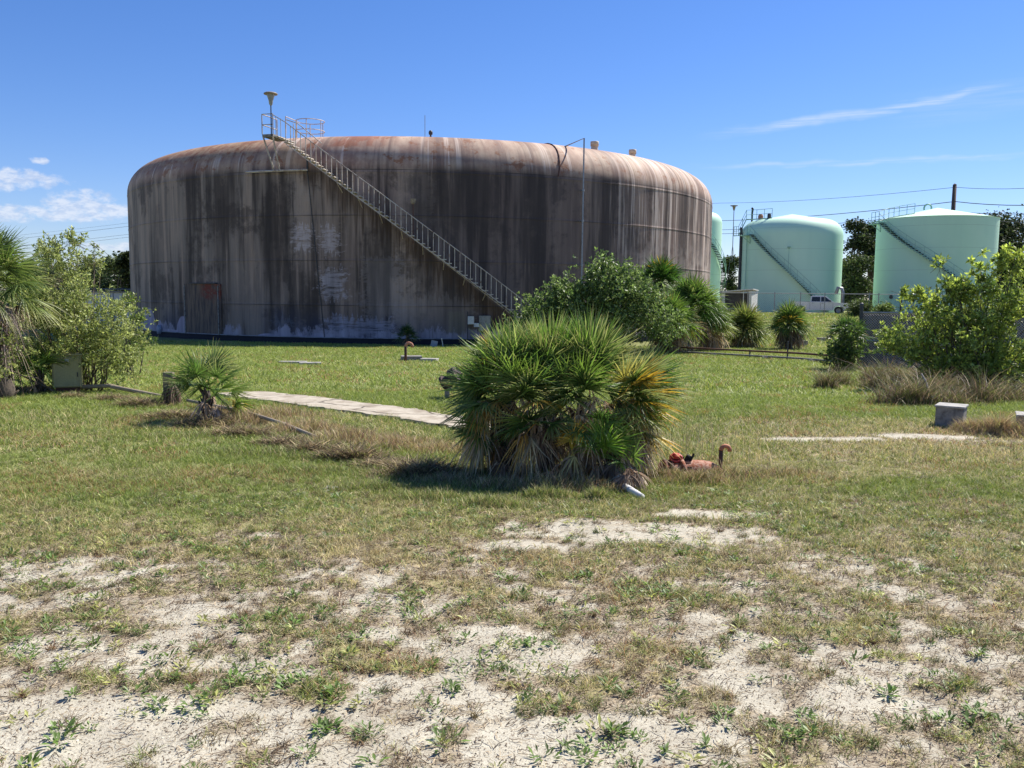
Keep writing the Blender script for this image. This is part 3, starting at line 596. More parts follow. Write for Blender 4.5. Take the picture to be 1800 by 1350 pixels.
BARE = [ell(1120, 930, 1.1, .36), ell(1240, 905, .6, .22), ell(880, 958, .5, .18), ell(1470, 772, 1.0, .28), ell(1600, 766, .9, .28), ell(1400, 772, .5, .15)]
PATH_A, PATH_B = G(425, 694), G(830, 748)
def fsum(L, x, y):
    r = np.zeros(np.shape(x))
    wob = 2.2*(fbm(np.asarray(x)*1.7, np.asarray(y)*1.7, 61, 4)-.5)
    for cx, cy, a, b in L:
        r = np.maximum(r, 1-sst(((x-cx)/a)**2+((y-cy)/b)**2+wob, .1, 1.5))
    return r
def cover(x, y):
    x = np.asarray(x, float); y = np.asarray(y, float)
    base = .40+.06*sst(y, 3.5, 4.6)+.46*sst(y+.35*(fbm(x*.6, 0*x, 4, 2)-.5)*4, 4.8, 6.4)
    base = base-.12*sst(x, 1.5, 3.5)*sst(y, 5, 6)*(1-sst(y, 14, 20))
    nf = 1-.65*sst(y, 6, 9); c = base+.12+.50*(fbm(x*1.3, y*1.3, 21, 3)-.5)*nf+1.35*(fbm(x*4.8, y*4.8, 22, 3)-.5)*nf+.8*(fbm(x*14, y*14, 24, 2)-.5)*nf
    c = c-.42*fsum(SANDY, x, y)-.6*fsum(BARE, x, y)+.40*fsum(GREENY, x, y)
    return np.clip(c, 0, 1)
def dryness(x, y):
    d = .42+.20*(1-sst(y, 5.5, 8))+1.0*(fbm(x*.35, y*.35, 31, 4)-.5)+.5*(fbm(x*2.1, y*2.1, 33, 3)-.5)+.16*sst(x, 1, 4)*(1-sst(y, 12, 18))-.45*sst(y, 10, 17)
    d = d-.35*fsum(GREENY, x, y)+.12*(1-sst(y, 5, 7)); return np.clip(d, 0, 1)
def build_ground():
    ys = np.concatenate([np.arange(-12, 1.5, .5), 1.5*np.power(1.0122, np.arange(0, 420)), [300, 380, 500, 700, 1000, 1600, 3000]]); ys = np.unique(ys)
    nu = 421; u = np.linspace(-1, 1, nu); u = np.sign(u)*(.35*np.abs(u)+.65*np.abs(u)**3)
    hw = 14+1.35*np.maximum(ys, 0); X = hw[:, None]*u[None, :]; Y = np.repeat(ys[:, None], nu, 1)
    Z = gz(X, Y); Z = Z-sst(np.hypot(X, Y), 700, 3000)*0
    V = np.stack([X, Y, Z], -1).reshape(-1, 3); ny = len(ys)
    i, j = np.meshgrid(np.arange(ny-1), np.arange(nu-1), indexing='ij'); a = (i*nu+j).ravel()
    F = np.stack([a, a+1, a+nu+1, a+nu], 1)
    t = NT('sandy_soil'); P = t.geo().outputs['Position']; cv = t.n('ShaderNodeAttribute', attribute_name='tint').outputs['Color']; sp = t.n('ShaderNodeSeparateColor'); t.L.new(cv, sp.inputs[0])
    covr, dry = sp.outputs[0], sp.outputs[1]
    n1 = t.noise(P, 70, 5, .65); n2 = t.noise(P, 14, 6, .65); n3 = t.noise(P, 260, 2, .5); n4 = t.noise(P, 2.2, 5, .6)
    mp = t.n('ShaderNodeMapping'); mp.inputs['Rotation'].default_value = (0, 0, .5); mp.inputs['Scale'].default_value = (1, 3.2, 1); t.L.new(P, mp.inputs['Vector']); nst = t.noise(mp.outputs[0], 38, 5, .7, dist=1.2)
    sand = t.mix(t.sm(n4, .3, .7), (.45, .41, .325, 1), (.56, .52, .42, 1)); n5 = t.noise(P, 130, 3, .6); sand = t.mix(t.sm(n1, .50, .66, 0, .55), sand, (.33, .28, .20, 1)); sand = t.mix(t.sm(n5, .56, .66, 0, .8), sand, (.15, .115, .08, 1)); sand = t.mix(t.sm(n3, .58, .70, 0, .5), sand, (.22, .17, .13, 1))
    lit = t.mix(t.sm(nst, .44, .56), (.36, .29, .20, 1), (.11, .08, .05, 1)); lit = t.mix(t.sm(n1, .35, .65, 0, .6), lit, (.46, .39, .29, 1))
    grn = t.mix(t.sm(n1, .35, .65), (.13, .155, .045, 1), (.24, .25, .085, 1)); grn = t.mix(t.m('MULTIPLY', dry, t.sm(n2, .35, .6)), grn, (.36, .29, .16, 1))
    k1 = t.m('ADD', covr, t.m('MULTIPLY', t.m('SUBTRACT', n2, .5), 1.1)); k1 = t.m('ADD', k1, t.m('MULTIPLY', t.m('SUBTRACT', nst, .5), .9))
    c = t.mix(t.sm(k1, .18, .52, 0, .85), sand, lit)
    c = t.mix(t.sm(k1, .62, .92, 0, .9), c, grn)
    h = t.m('ADD', t.m('MULTIPLY', n2, 1.0), t.m('MULTIPLY', n1, .45)); h = t.m('ADD', h, t.m('MULTIPLY', nst, .35)); t.bump(h, .55, .03)
    col = np.zeros((len(V), 3)); x, y = V[:, 0], V[:, 1]; col[:, 0] = cover(x, y); col[:, 1] = dryness(x, y)
    o = npmesh('ground', V, F, col, t.fin(c, .95, 0, .1), None, True); tag(o, kind='structure'); return o
build_ground()

# ---------------------------------------------------------------- grass, litter, weeds
def blades(x, y, h, w, lean, segs=2, curl=.5):
    """arrays -> verts, faces of bent tapered blades"""
    n = len(x); z = gz(x, y)-.004; a = rng.uniform(0, 2*np.pi, n); la = rng.uniform(0, 2*np.pi, n); d = np.stack([np.cos(la), np.sin(la)], 1)*(h*lean)[:, None]
    s = np.stack([np.cos(a), np.sin(a)], 1)*(w/2)[:, None]; V = []
    T = [(0, 1)]+[(k/segs, 1-.55*k/segs) for k in range(1, segs)]
    for t, wk in T:
        cx = x+d[:, 0]*t**1.8; cy = y+d[:, 1]*t**1.8; cz = z+h*(t-curl*.35*t*t*lean)
        V += [np.stack([cx-s[:, 0]*wk, cy-s[:, 1]*wk, cz], 1), np.stack([cx+s[:, 0]*wk, cy+s[:, 1]*wk, cz], 1)]
    V += [np.stack([x+d[:, 0], y+d[:, 1], z+h*(1-curl*.35*lean)], 1)]
    k = len(V); V = np.stack(V, 1).reshape(-1, 3); b = np.arange(n)*k; F = []
    for q in range(segs-1):
        F += [np.stack([b+2*q, b+2*q+1, b+2*q+3], 1), np.stack([b+2*q, b+2*q+3, b+2*q+2], 1)]
    q = segs-1; F += [np.stack([b+2*q, b+2*q+1, b+2*q+2], 1)]
    return V, np.concatenate(F), k
def scatter(y0, y1, dens, margin=1.3, off=3.0, xlim=None):
    hw = lambda y: .6*margin*y+off
    area = (hw(y0)+hw(y1))*(y1-y0); n = int(area*dens); y = rng.uniform(y0, y1, n*2); x = rng.uniform(-1, 1, n*2)*hw(y1); k = np.abs(x) < hw(y); x, y = x[k][:n], y[k][:n]; return x, y
def tankmask(x, y): return np.hypot(x-TC.x, y-TC.y) > TR+.15
def onpath(x, y):
    d = PATH_B-PATH_A; L = math.hypot(d.x, d.y); ux, uy = d.x/L, d.y/L; t = (x-PATH_A.x)*ux+(y-PATH_A.y)*uy; s = -(x-PATH_A.x)*uy+(y-PATH_A.y)*ux
    return (t > -.3) & (t < L+.3) & (np.abs(s) < .47+.1*(vnoise(x*3, y*3, 5)-.5))
def gcol(n, dry, x, y):
    g = np.array([.125, .19, .04]); g2 = np.array([.32, .35, .09]); b = np.array([.50, .42, .22]); r = np.array([.36, .19, .10])
    u = rng.random((n, 1)); v = rng.random((n, 1)); col = g*(1-u)+g2*u
    isd = (rng.random(n) < np.clip(dry*1.15-.12, 0, .95))[:, None]; col = np.where(isd, b*(.65+.7*v), col)
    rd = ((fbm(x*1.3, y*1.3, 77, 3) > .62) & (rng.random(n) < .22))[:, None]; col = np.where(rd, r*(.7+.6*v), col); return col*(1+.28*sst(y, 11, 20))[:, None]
def build_grass():
    Vs, Fs, Cs = [], [], []; off = 0
    def zone(y0, y1, dens, nb, h0, h1, w0, w1, spread, segs, thr, margin=1.3, o_=3.0, filt=None):
        nonlocal off
        x, y = scatter(y0, y1, dens, margin, o_); c = cover(x, y); keep = (rng.random(len(x)) < np.clip((c-thr)*1.9, 0, 1)**1.3) & tankmask(x, y) & ~onpath(x, y)
        if filt is not None: keep &= filt(x, y)
        x, y, c = x[keep], y[keep], c[keep]; hs = rng.uniform(.6, 1.25, len(x))*(.55+.6*c)*(.75+.6*fbm(x*.8, y*.8, 55, 2)); dr = dryness(x, y)
        i = np.repeat(np.arange(len(x)), nb); m = len(i); rr = spread*np.sqrt(rng.random(m)); aa = rng.uniform(0, 6.283, m)
        bx = x[i]+rr*np.cos(aa); by = y[i]+rr*np.sin(aa); h = rng.uniform(h0, h1, m)*hs[i]; w = rng.uniform(w0, w1, m)
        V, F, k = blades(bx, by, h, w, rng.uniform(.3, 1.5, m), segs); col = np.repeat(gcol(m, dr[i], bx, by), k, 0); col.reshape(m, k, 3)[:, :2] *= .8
        Vs.append(V); Fs.append(F+off); Cs.append(col); off += len(V)
    zone(1.6, 5.2, 520, 11, .015, .06, .002, .0042, .026, 3, .26)
    zone(5.2, 9.5, 520, 9, .022, .066, .003, .006, .05, 2, .20)
    zone(9.5, 18, 230, 8, .03, .085, .006, .011, .09, 2, .15)
    zone(18, 48, 46, 7, .04, .11, .016, .03, .25, 1, .1, 1.25)
    zone(48, 90, 9, 6, .1, .22, .04, .07, .5, 1, .0, 1.1, 2, lambda x, y: x > 12)
    # low bunch tufts standing out of the sand
    x, y = scatter(1.7, 8.5, 46); c = cover(x, y); k = rng.random(len(x)) < .18+.7*c; x, y = x[k], y[k]; n = len(x); nb = 46; i = np.repeat(np.arange(n), nb); m = n*nb; rad = rng.uniform(.015, .055, n)[i]; aa = rng.uniform(0, 6.283, m); q = np.sqrt(rng.random(m))*rad
    h = rng.uniform(.02, .055, m)*rng.uniform(.6, 1.3, n)[i]; V, F, k = blades(x[i]+q*np.cos(aa), y[i]+q*np.sin(aa)*.9, h, rng.uniform(.002, .0048, m), rng.uniform(.5, 2.0, m), 3)
    pal = np.array([[.09, .125, .03], [.16, .20, .05], [.20, .16, .08], [.15, .10, .055], [.075, .11, .025], [.22, .13, .07]]); pc = pal[rng.integers(0, 6, n)][i]; pc = np.where(rng.random((m, 1)) < .25, np.array([.34, .27, .15]), pc)*rng.uniform(.6, 1.3, (m, 1))
    Vs.append(V); Fs.append(F+off); Cs.append(np.repeat(pc, k, 0)); off += len(V)
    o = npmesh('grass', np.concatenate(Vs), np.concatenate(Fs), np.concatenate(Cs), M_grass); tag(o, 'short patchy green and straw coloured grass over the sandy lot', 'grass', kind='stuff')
    # flat dead thatch and runners lying on the sand
    Vs, Fs, Cs = [], [], []; off = 0
    for y0, y1, dens, l0, l1, w in ((1.6, 4.5, 2600, .015, .075, .0028), (4.5, 7.5, 1500, .02, .10, .004), (7.5, 14, 250, .05, .14, .007)):
        x, y = scatter(y0, y1, dens); c = cover(x, y)+.35*(fbm(x*3, y*3, 91, 3)-.5); k = (rng.random(len(x)) < np.clip(1.25*(c-.02), .13, .85)) & (c < .98); x, y = x[k], y[k]; n = len(x)
        L = rng.uniform(l0, l1, n); a = rng.normal(.35, .9, n); cv = rng.normal(0, .8, n); P = []
        for q in range(4):
            s = q/3-.5; aa = a+cv*s; px = x+np.cos(aa)*L*s; py = y+np.sin(aa)*L*s; pz = gz(px, py)+.004+.012*rng.random(n)*(q in (1, 2, 3)); nx, ny = -np.sin(aa)*w/2, np.cos(aa)*w/2
            P += [np.stack([px-nx, py-ny, pz], 1), np.stack([px+nx, py+ny, pz+.001], 1)]
        V = np.stack(P, 1).reshape(-1, 3); b = np.arange(n)*8; F = np.concatenate([np.stack([b+2*q, b+2*q+1, b+2*q+3, b+2*q+2], 1) for q in range(3)])
        t = rng.random((n, 1)); col = np.where(rng.random((n, 1)) < .62, np.array([.09, .06, .04])*(.5+t), np.array([.48, .39, .27])*(.6+.6*t))
        Vs.append(V); Fs.append(F+off); Cs.append(np.repeat(col, 8, 0)); off += len(V)
    x, y = scatter(1.6, 5.6, 2300); n = len(x); z = gz(x, y)+.002; a = rng.uniform(0, 6.28, n); L = rng.uniform(.003, .012, n); w = rng.uniform(.0012, .0035, n); h = rng.uniform(.0005, .004, n)
    dx, dy = np.cos(a)*L/2, np.sin(a)*L/2; nx, ny = -np.sin(a)*w/2, np.cos(a)*w/2
    V = np.stack([np.stack([x-dx-nx, y-dy-ny, z], 1), np.stack([x+dx-nx, y+dy-ny, z], 1), np.stack([x+dx+nx, y+dy+ny, z+h], 1), np.stack([x-dx+nx, y-dy+ny, z+h], 1)], 1).reshape(-1, 3); b = np.arange(n)*4
    t = rng.random((n, 1)); col = np.where(rng.random((n, 1)) < .68, np.array([.17, .125, .09])*(.4+1.3*t), np.array([.55, .5, .4])*(.7+.5*t)); Vs.append(V); Fs.append(np.stack([b, b+1, b+2, b+3], 1)+off); Cs.append(np.repeat(col, 4, 0)); off += len(V)
    o = npmesh('dead_thatch', np.concatenate(Vs), np.concatenate(Fs), np.concatenate(Cs), M_dead); tag(o, 'dark and straw coloured dead runners lying flat on the sand', 'dry grass', kind='stuff')
    # broad leaved weeds
    Vs, Fs, Cs = [], [], []; off = 0
    def weeds(x, y, nl, ll, lw, green, reach):
        nonlocal off
        i = np.repeat(np.arange(len(x)), nl); n = len(i); a = rng.uniform(0, 6.283, n); rr = reach[i]*np.sqrt(rng.random(n)); bx = x[i]+np.cos(a)*rr; by = y[i]+np.sin(a)*rr
        el = rng.uniform(.05, .9, n); L = ll[i]*rng.uniform(.6, 1.2, n); W = L*lw; a2 = a+rng.normal(0, .8, n); dx, dy, dz = np.cos(a2)*np.cos(el), np.sin(a2)*np.cos(el), np.sin(el)
        sx, sy = -np.sin(a2), np.cos(a2); z = gz(bx, by)+rng.random(n)*ll[i]*.55
        P = [np.stack([bx, by, z], 1), np.stack([bx+dx*L*.5-sx*W/2, by+dy*L*.5-sy*W/2, z+dz*L*.5+.15*W], 1), np.stack([bx+dx*L, by+dy*L, z+dz*L*.85], 1), np.stack([bx+dx*L*.5+sx*W/2, by+dy*L*.5+sy*W/2, z+dz*L*.5+.15*W], 1)]
        V = np.stack(P, 1).reshape(-1, 3); b = np.arange(n)*4; F = np.concatenate([np.stack([b, b+1, b+2], 1), np.stack([b, b+2, b+3], 1)])
        u = rng.random((n, 1)); col = green[i]*(.7+.6*u); Vs.append(V); Fs.append(F+off); Cs.append(np.repeat(col, 4, 0)); off += len(V)
    x, y = scatter(1.7, 7.5, 130); c = cover(x, y); k = (rng.random(len(x)) < .20+.6*c) & (fbm(x*2.2, y*2.2, 71, 3) > .38); x, y = x[k], y[k]; n = len(x)
    gr = np.where(rng.random((n, 1)) < .65, np.array([[.12, .18, .045]]), np.array([[.30, .31, .10]])); weeds(x, y, 15, rng.uniform(.020, .050, n), .27, gr, rng.uniform(.005, .06, n))
    for (px, py, a, nn) in [(470, 1085, .12, 22), (1160, 1045, .12, 22), (1000, 1015, .09, 12), (60, 985, .10, 14), (940, 1130, .08, 10), (330, 1250, .1, 12), (500, 1215, .24, 26), (600, 1120, .08, 8), (1420, 1285, .12, 14), (1060, 1310, .1, 12), (620, 1290, .1, 10), (1690, 1270, .2, 20), (710, 1055, .07, 8), (30, 1150, .08, 10), (1230, 865, .16, 14), (1330, 905, .12, 10), (1590, 1000, .1, 10), (110, 1300, .1, 10), (345, 960, .08, 8), (385, 970, .08, 8), (1350, 915, .15, 12)]:
        p = G(px, py); nn = max(5, nn//2); a *= 1.3; x = p.x+rng.normal(0, a*.7, nn); y = p.y+rng.normal(0, a*.55, nn); weeds(x, y, 20, rng.uniform(.022, .045, nn), .38, np.repeat(np.array([[.14, .215, .055]]), nn, 0), rng.uniform(.02, .05, nn))
    o = npmesh('weeds', np.concatenate(Vs), np.concatenate(Fs), np.concatenate(Cs), M_leaf); tag(o, 'small broad leaved green weeds dotted over the sand', 'weeds', kind='stuff')
build_grass()

# tall dry grass clumps -------------------------------------------------------
def tallgrass(name, label, spots, nb, h0, h1, w, cols, sp=.5, lean=(.2, .9), segs=3, cat='dry grass', kind='stuff', mat=None):
    Vs, Fs, Cs = [], [], []; off = 0
    for (px, py, a, b, dn) in spots:
        p = G(px, py); n = int(nb*dn); hk = rng.uniform(.6, 1.15); x = p.x+rng.normal(0, a*.5, n); y = p.y+rng.normal(0, b*.5, n); h = rng.uniform(h0, h1, n)*hk*(1.25-.9*np.clip(np.hypot((x-p.x)/a, (y-p.y)/b), 0, 1))
        V, F, k = blades(x, y, h, rng.uniform(.6, 1.3, n)*w, rng.uniform(lean[0], lean[1], n), segs); ci = rng.integers(0, len(cols), n); col = np.array(cols)[ci]*rng.uniform(.65, 1.3, (n, 1))
        Vs.append(V); Fs.append(F+off); Cs.append(np.repeat(col, k, 0)); off += len(V)
    o = npmesh(name, np.concatenate(Vs), np.concatenate(Fs), np.concatenate(Cs), mat or M_grass); tag(o, label, cat, kind=kind); return o
STRAW = [(.52, .42, .25), (.42, .30, .18), (.30, .20, .13), (.36, .35, .13)]; BRN = [(.11, .08, .055), (.19, .14, .09), (.32, .25, .15), (.44, .35, .22), (.09, .07, .045), (.24, .25, .09)]
tallgrass('dry_grass', 'straw coloured tall grass strip between the broken path and the fallen pipe', [(440, 745, .7, .5, 1), (540, 760, .8, .5, 1.3), (620, 775, .8, .5, 1.3), (700, 785, .8, .5, 1.3), (770, 795, .6, .4, 1), (400, 730, .5, .4, .7), (490, 735, .8, .5, .8)], 1700, .10, .26, .008, STRAW)
tallgrass('dead_debris', 'dark brown dead fronds and litter heaped along the fallen pipe', [(200, 705, .5, .2, .7), (250, 715, .5, .25, .9), (310, 735, .7, .35, 1.5), (370, 750, .7, .35, 1.5), (430, 765, .6, .25, 1.2), (500, 785, .5, .2, .9), (560, 795, .5, .2, 1.0), (620, 808, .5, .2, 1.0), (680, 822, .5, .2, 1.0), (740, 835, .5, .2, 1.0), (130, 700, .4, .2, .5), (30, 690, 1.0, .5, .9)], 1300, .07, .26, .014, BRN, lean=(.6, 2.0), mat=M_dead)
tallgrass('dry_grass', 'brownish bushy grass bank below the chain link fence', [(1452, 682, .3, .2, .4), (1475, 676, .35, .2, .4)]+[(1520+rng.uniform(0, 380), 690+rng.uniform(-26, 22), rng.uniform(.3, .7), rng.uniform(.2, .5), rng.uniform(.35, .8)) for q in range(30)], 1300, .22, .75, .012, [(.40, .31, .20), (.20, .21, .07), (.12, .13, .045), (.24, .17, .12), (.14, .17, .045), (.15, .10, .07)], lean=(.3, 1.3))
tallgrass('dry_grass', 'straw clump beside the grey concrete box', [(1715, 762, .35, .18, 1.2), (1755, 765, .35, .18, 1.2), (1690, 760, .2, .1, .6), (1820, 770, .4, .2, .8)], 1500, .16, .38, .007, STRAW)
tallgrass('dry_grass', 'dry grass fringe around the foot of the big palmetto', [(720, 838, .5, .2, .9), (800, 850, .6, .22, 1.2), (880, 858, .6, .2, 1.2), (960, 862, .5, .2, 1.0), (1040, 865, .4, .18, .9), (1180, 842, .5, .2, 1.5), (1230, 846, .3, .1, .8), (1280, 842, .5, .2, 1.2), (1370, 835, .6, .25, .8), (1240, 850, .6, .18, .8)], 1300, .07, .22, .006, STRAW+[(.12, .16, .04)])
tallgrass('green_tuft', 'fresh green grass tufts in front of the big palmetto', [(760, 880, .6, .15, 1.0), (860, 890, .5, .12, .9), (960, 875, .4, .12, .9), (1050, 880, .15, .08, .8), (640, 860, .6, .18, .9), (300, 770, 1.2, .4, 1.2), (450, 800, 1.0, .3, 1), (560, 830, .8, .2, 1)], 1500, .06, .17, .006, [(.17, .23, .06), (.30, .34, .11), (.40, .34, .18)], cat='grass')
tallgrass('dry_grass', 'sparse tall pale seed stalks right of the big palmetto', [(1190, 790, .5, .5, 1), (1240, 800, .5, .5, .8), (1300, 815, .4, .4, .4), (1130, 815, .2, .2, .5)], 75, .35, .95, .006, [(.50, .42, .26), (.42, .38, .2)], lean=(.05, .35))

# ---------------------------------------------------------------- palms
def frond(p, az, el, pet, L, n=26, fan=105, droop=.25, col=(.08, .15, .03), w=.022, tipc=None, segs=3, dead=False, fold=.25):
    d = np.array([math.cos(az)*math.cos(el), math.sin(az)*math.cos(el), math.sin(el)]); s = np.array([-math.sin(az), math.cos(az), 0.]); nn = np.cross(s, d); nn = nn if nn[2] > 0 else -nn
    # petiole
    p = np.array(p, float); sagp = np.array([0, 0, -1])*pet*droop*.4; h = p+d*pet+sagp; m = p+d*pet*.5+sagp*.2; pw = max(.009, w*.5)
    V = [p-s*pw, p+s*pw, m-s*pw*.8, m+s*pw*.8, h-s*pw*.7, h+s*pw*.7]; F = [(0, 1, 3, 2), (2, 3, 5, 4)]; base = np.array(col); tc = np.array(tipc if tipc is not None else col)
    pc = base*np.array([1.3, 1.15, 1.0]); Cc = [pc]*6
    roll = random.gauss(0, .35); s = s*math.cos(roll)+nn*math.sin(roll); nn = np.cross(s, d)
    for k in range(n):
        ph = R_(-fan+2*fan*k/(n-1)+random.uniform(-2, 2)); dr = d*math.cos(ph)+s*math.sin(ph)+nn*fold*(abs(math.sin(ph))-.3); dr /= np.linalg.norm(dr)
        side = np.cross(nn, dr); side /= np.linalg.norm(side)+1e-9; Lk = L*(1-.22*abs(ph)/1.9)*random.uniform(.88, 1.08)
        if dead:
            Lk *= random.uniform(.5, 1.15); dr = dr+np.array([random.gauss(0, .28), random.gauss(0, .28), random.gauss(0, .2)]); dr /= np.linalg.norm(dr)
        lat = random.gauss(0, .35 if dead else .05)*Lk
        o = len(V); dd = droop*random.uniform(.6, 1.5)*(1+(2.5 if dead else 0)*random.random()); c0 = base*random.uniform(.8, 1.2)
        side = side*math.cos(.5)+nn*math.sin(.5)*(1 if k % 2 else -1)
        for q in range(segs+1):
            t = q/segs; ww = w*(.35+1.3*t if t < .4 else max(.05, (1-t)/.6*.87))*.5; c = h+dr*Lk*t+np.array([0, 0, -1])*dd*Lk*t*t+s*lat*t*t
            V += [c-side*ww, c+side*ww]; cc = c0*(1-t*t)+tc*t*t; Cc += [cc, cc]
        F += [(o+2*q, o+2*q+1, o+2*q+3, o+2*q+2) for q in range(segs)]
    return V, F, Cc
def palm(name, label, heads, trunks=None, group=None, lod=26, cat='palm', w=.022):
    """heads: list of (point, n_live, n_dead, petiole, fan_len, colours); trunks: list of (p0, p1, r0, r1)"""
    T = thing(name, label, cat, tuple(heads[0][7] if len(heads[0]) > 7 else G(0, 700)), 0, group); inv = -Vector(T.location)
    LV, LF, LC, DV, DF, DC = [], [], [], [], [], []
    for hd in heads:
        P, nl, nd, pet, L, cols, opt = hd[:7]
        for k in range(nl):
            f = (k+.5)/nl; el = R_(opt.get('top', 86)-(opt.get('span', 85))*f+random.gauss(0, 7)); az = k*2.399+random.gauss(0, .3); 
            if 'az' in opt: az = random.gauss(opt['az'][0], opt['az'][1])
            col = random.choice(cols[0]); tip = None
            r_ = random.random()
            if r_ < opt.get('yel', .06): col = (.34, .30, .06); tip = (.62, .32, .06)
            elif r_ < opt.get('yel', .06)+opt.get('ytip', .2): tip = (.38, .36, .15)
            V, F, Cc = frond(tuple(P), az, el, pet*random.uniform(.75, 1.2), L*random.uniform(.8, 1.12), lod, random.uniform(88, 118), opt.get('droop', .2)*(.5+f), col, w, tip)
            o = len(LV); LV += V; LF += [tuple(i+o for i in q) for q in F]; LC += Cc
        for k in range(nd):
            el = R_(random.uniform(*opt.get('del', (-75, -15)))); az = random.gauss(*opt['daz']) if 'daz' in opt else random.uniform(0, 6.28)
            V, F, Cc = frond(tuple(P), az, el, pet*random.uniform(.5, .9), L*random.uniform(.6, .95), max(12, lod*2//3), random.uniform(60, 110), .5, random.choice(cols[1]), w*.9, None, dead=True)
            o = len(DV); DV += V; DF += [tuple(i+o for i in q) for q in F]; DC += Cc
    iv = np.array(inv)
    npmesh('fronds', np.array(LV)+iv, LF, np.array(LC), M_palm, T)
    if DV: npmesh('dead_fronds', np.array(DV)+iv, DF, np.array(DC), M_dead, T)
    if trunks:
        for (p0, p1, r0, r1) in trunks:
            p0, p1 = Vector(p0)+inv, Vector(p1)+inv; mb = MB(); n = 9
            mb.tube([p0.lerp(p1, i/n)+Vector((random.gauss(0, r0*.06), random.gauss(0, r0*.06), 0)) for i in range(n+1)], [(r0+(r1-r0)*i/n)*(1.1 if i % 2 else .88) for i in range(n+1)], 10)
            for k in range(26):       # old leaf bases
                f = random.random(); q = p0.lerp(p1, f); a = random.uniform(0, 6.28); r = r0+(r1-r0)*f; d = Vector((math.cos(a), math.sin(a), 0))
                mb.tube([q+d*r*.7, q+d*(r+.06)+Vector((0, 0, .12))], [.03, .012], 4)
            mb.build('trunk', M_boots, T, True)
    return T
GRN = [(.09, .16, .035), (.13, .21, .045), (.075, .135, .035), (.17, .25, .055)]; GRY = [(.50, .39, .27), (.38, .27, .17), (.60, .49, .35), (.22, .15, .10)]
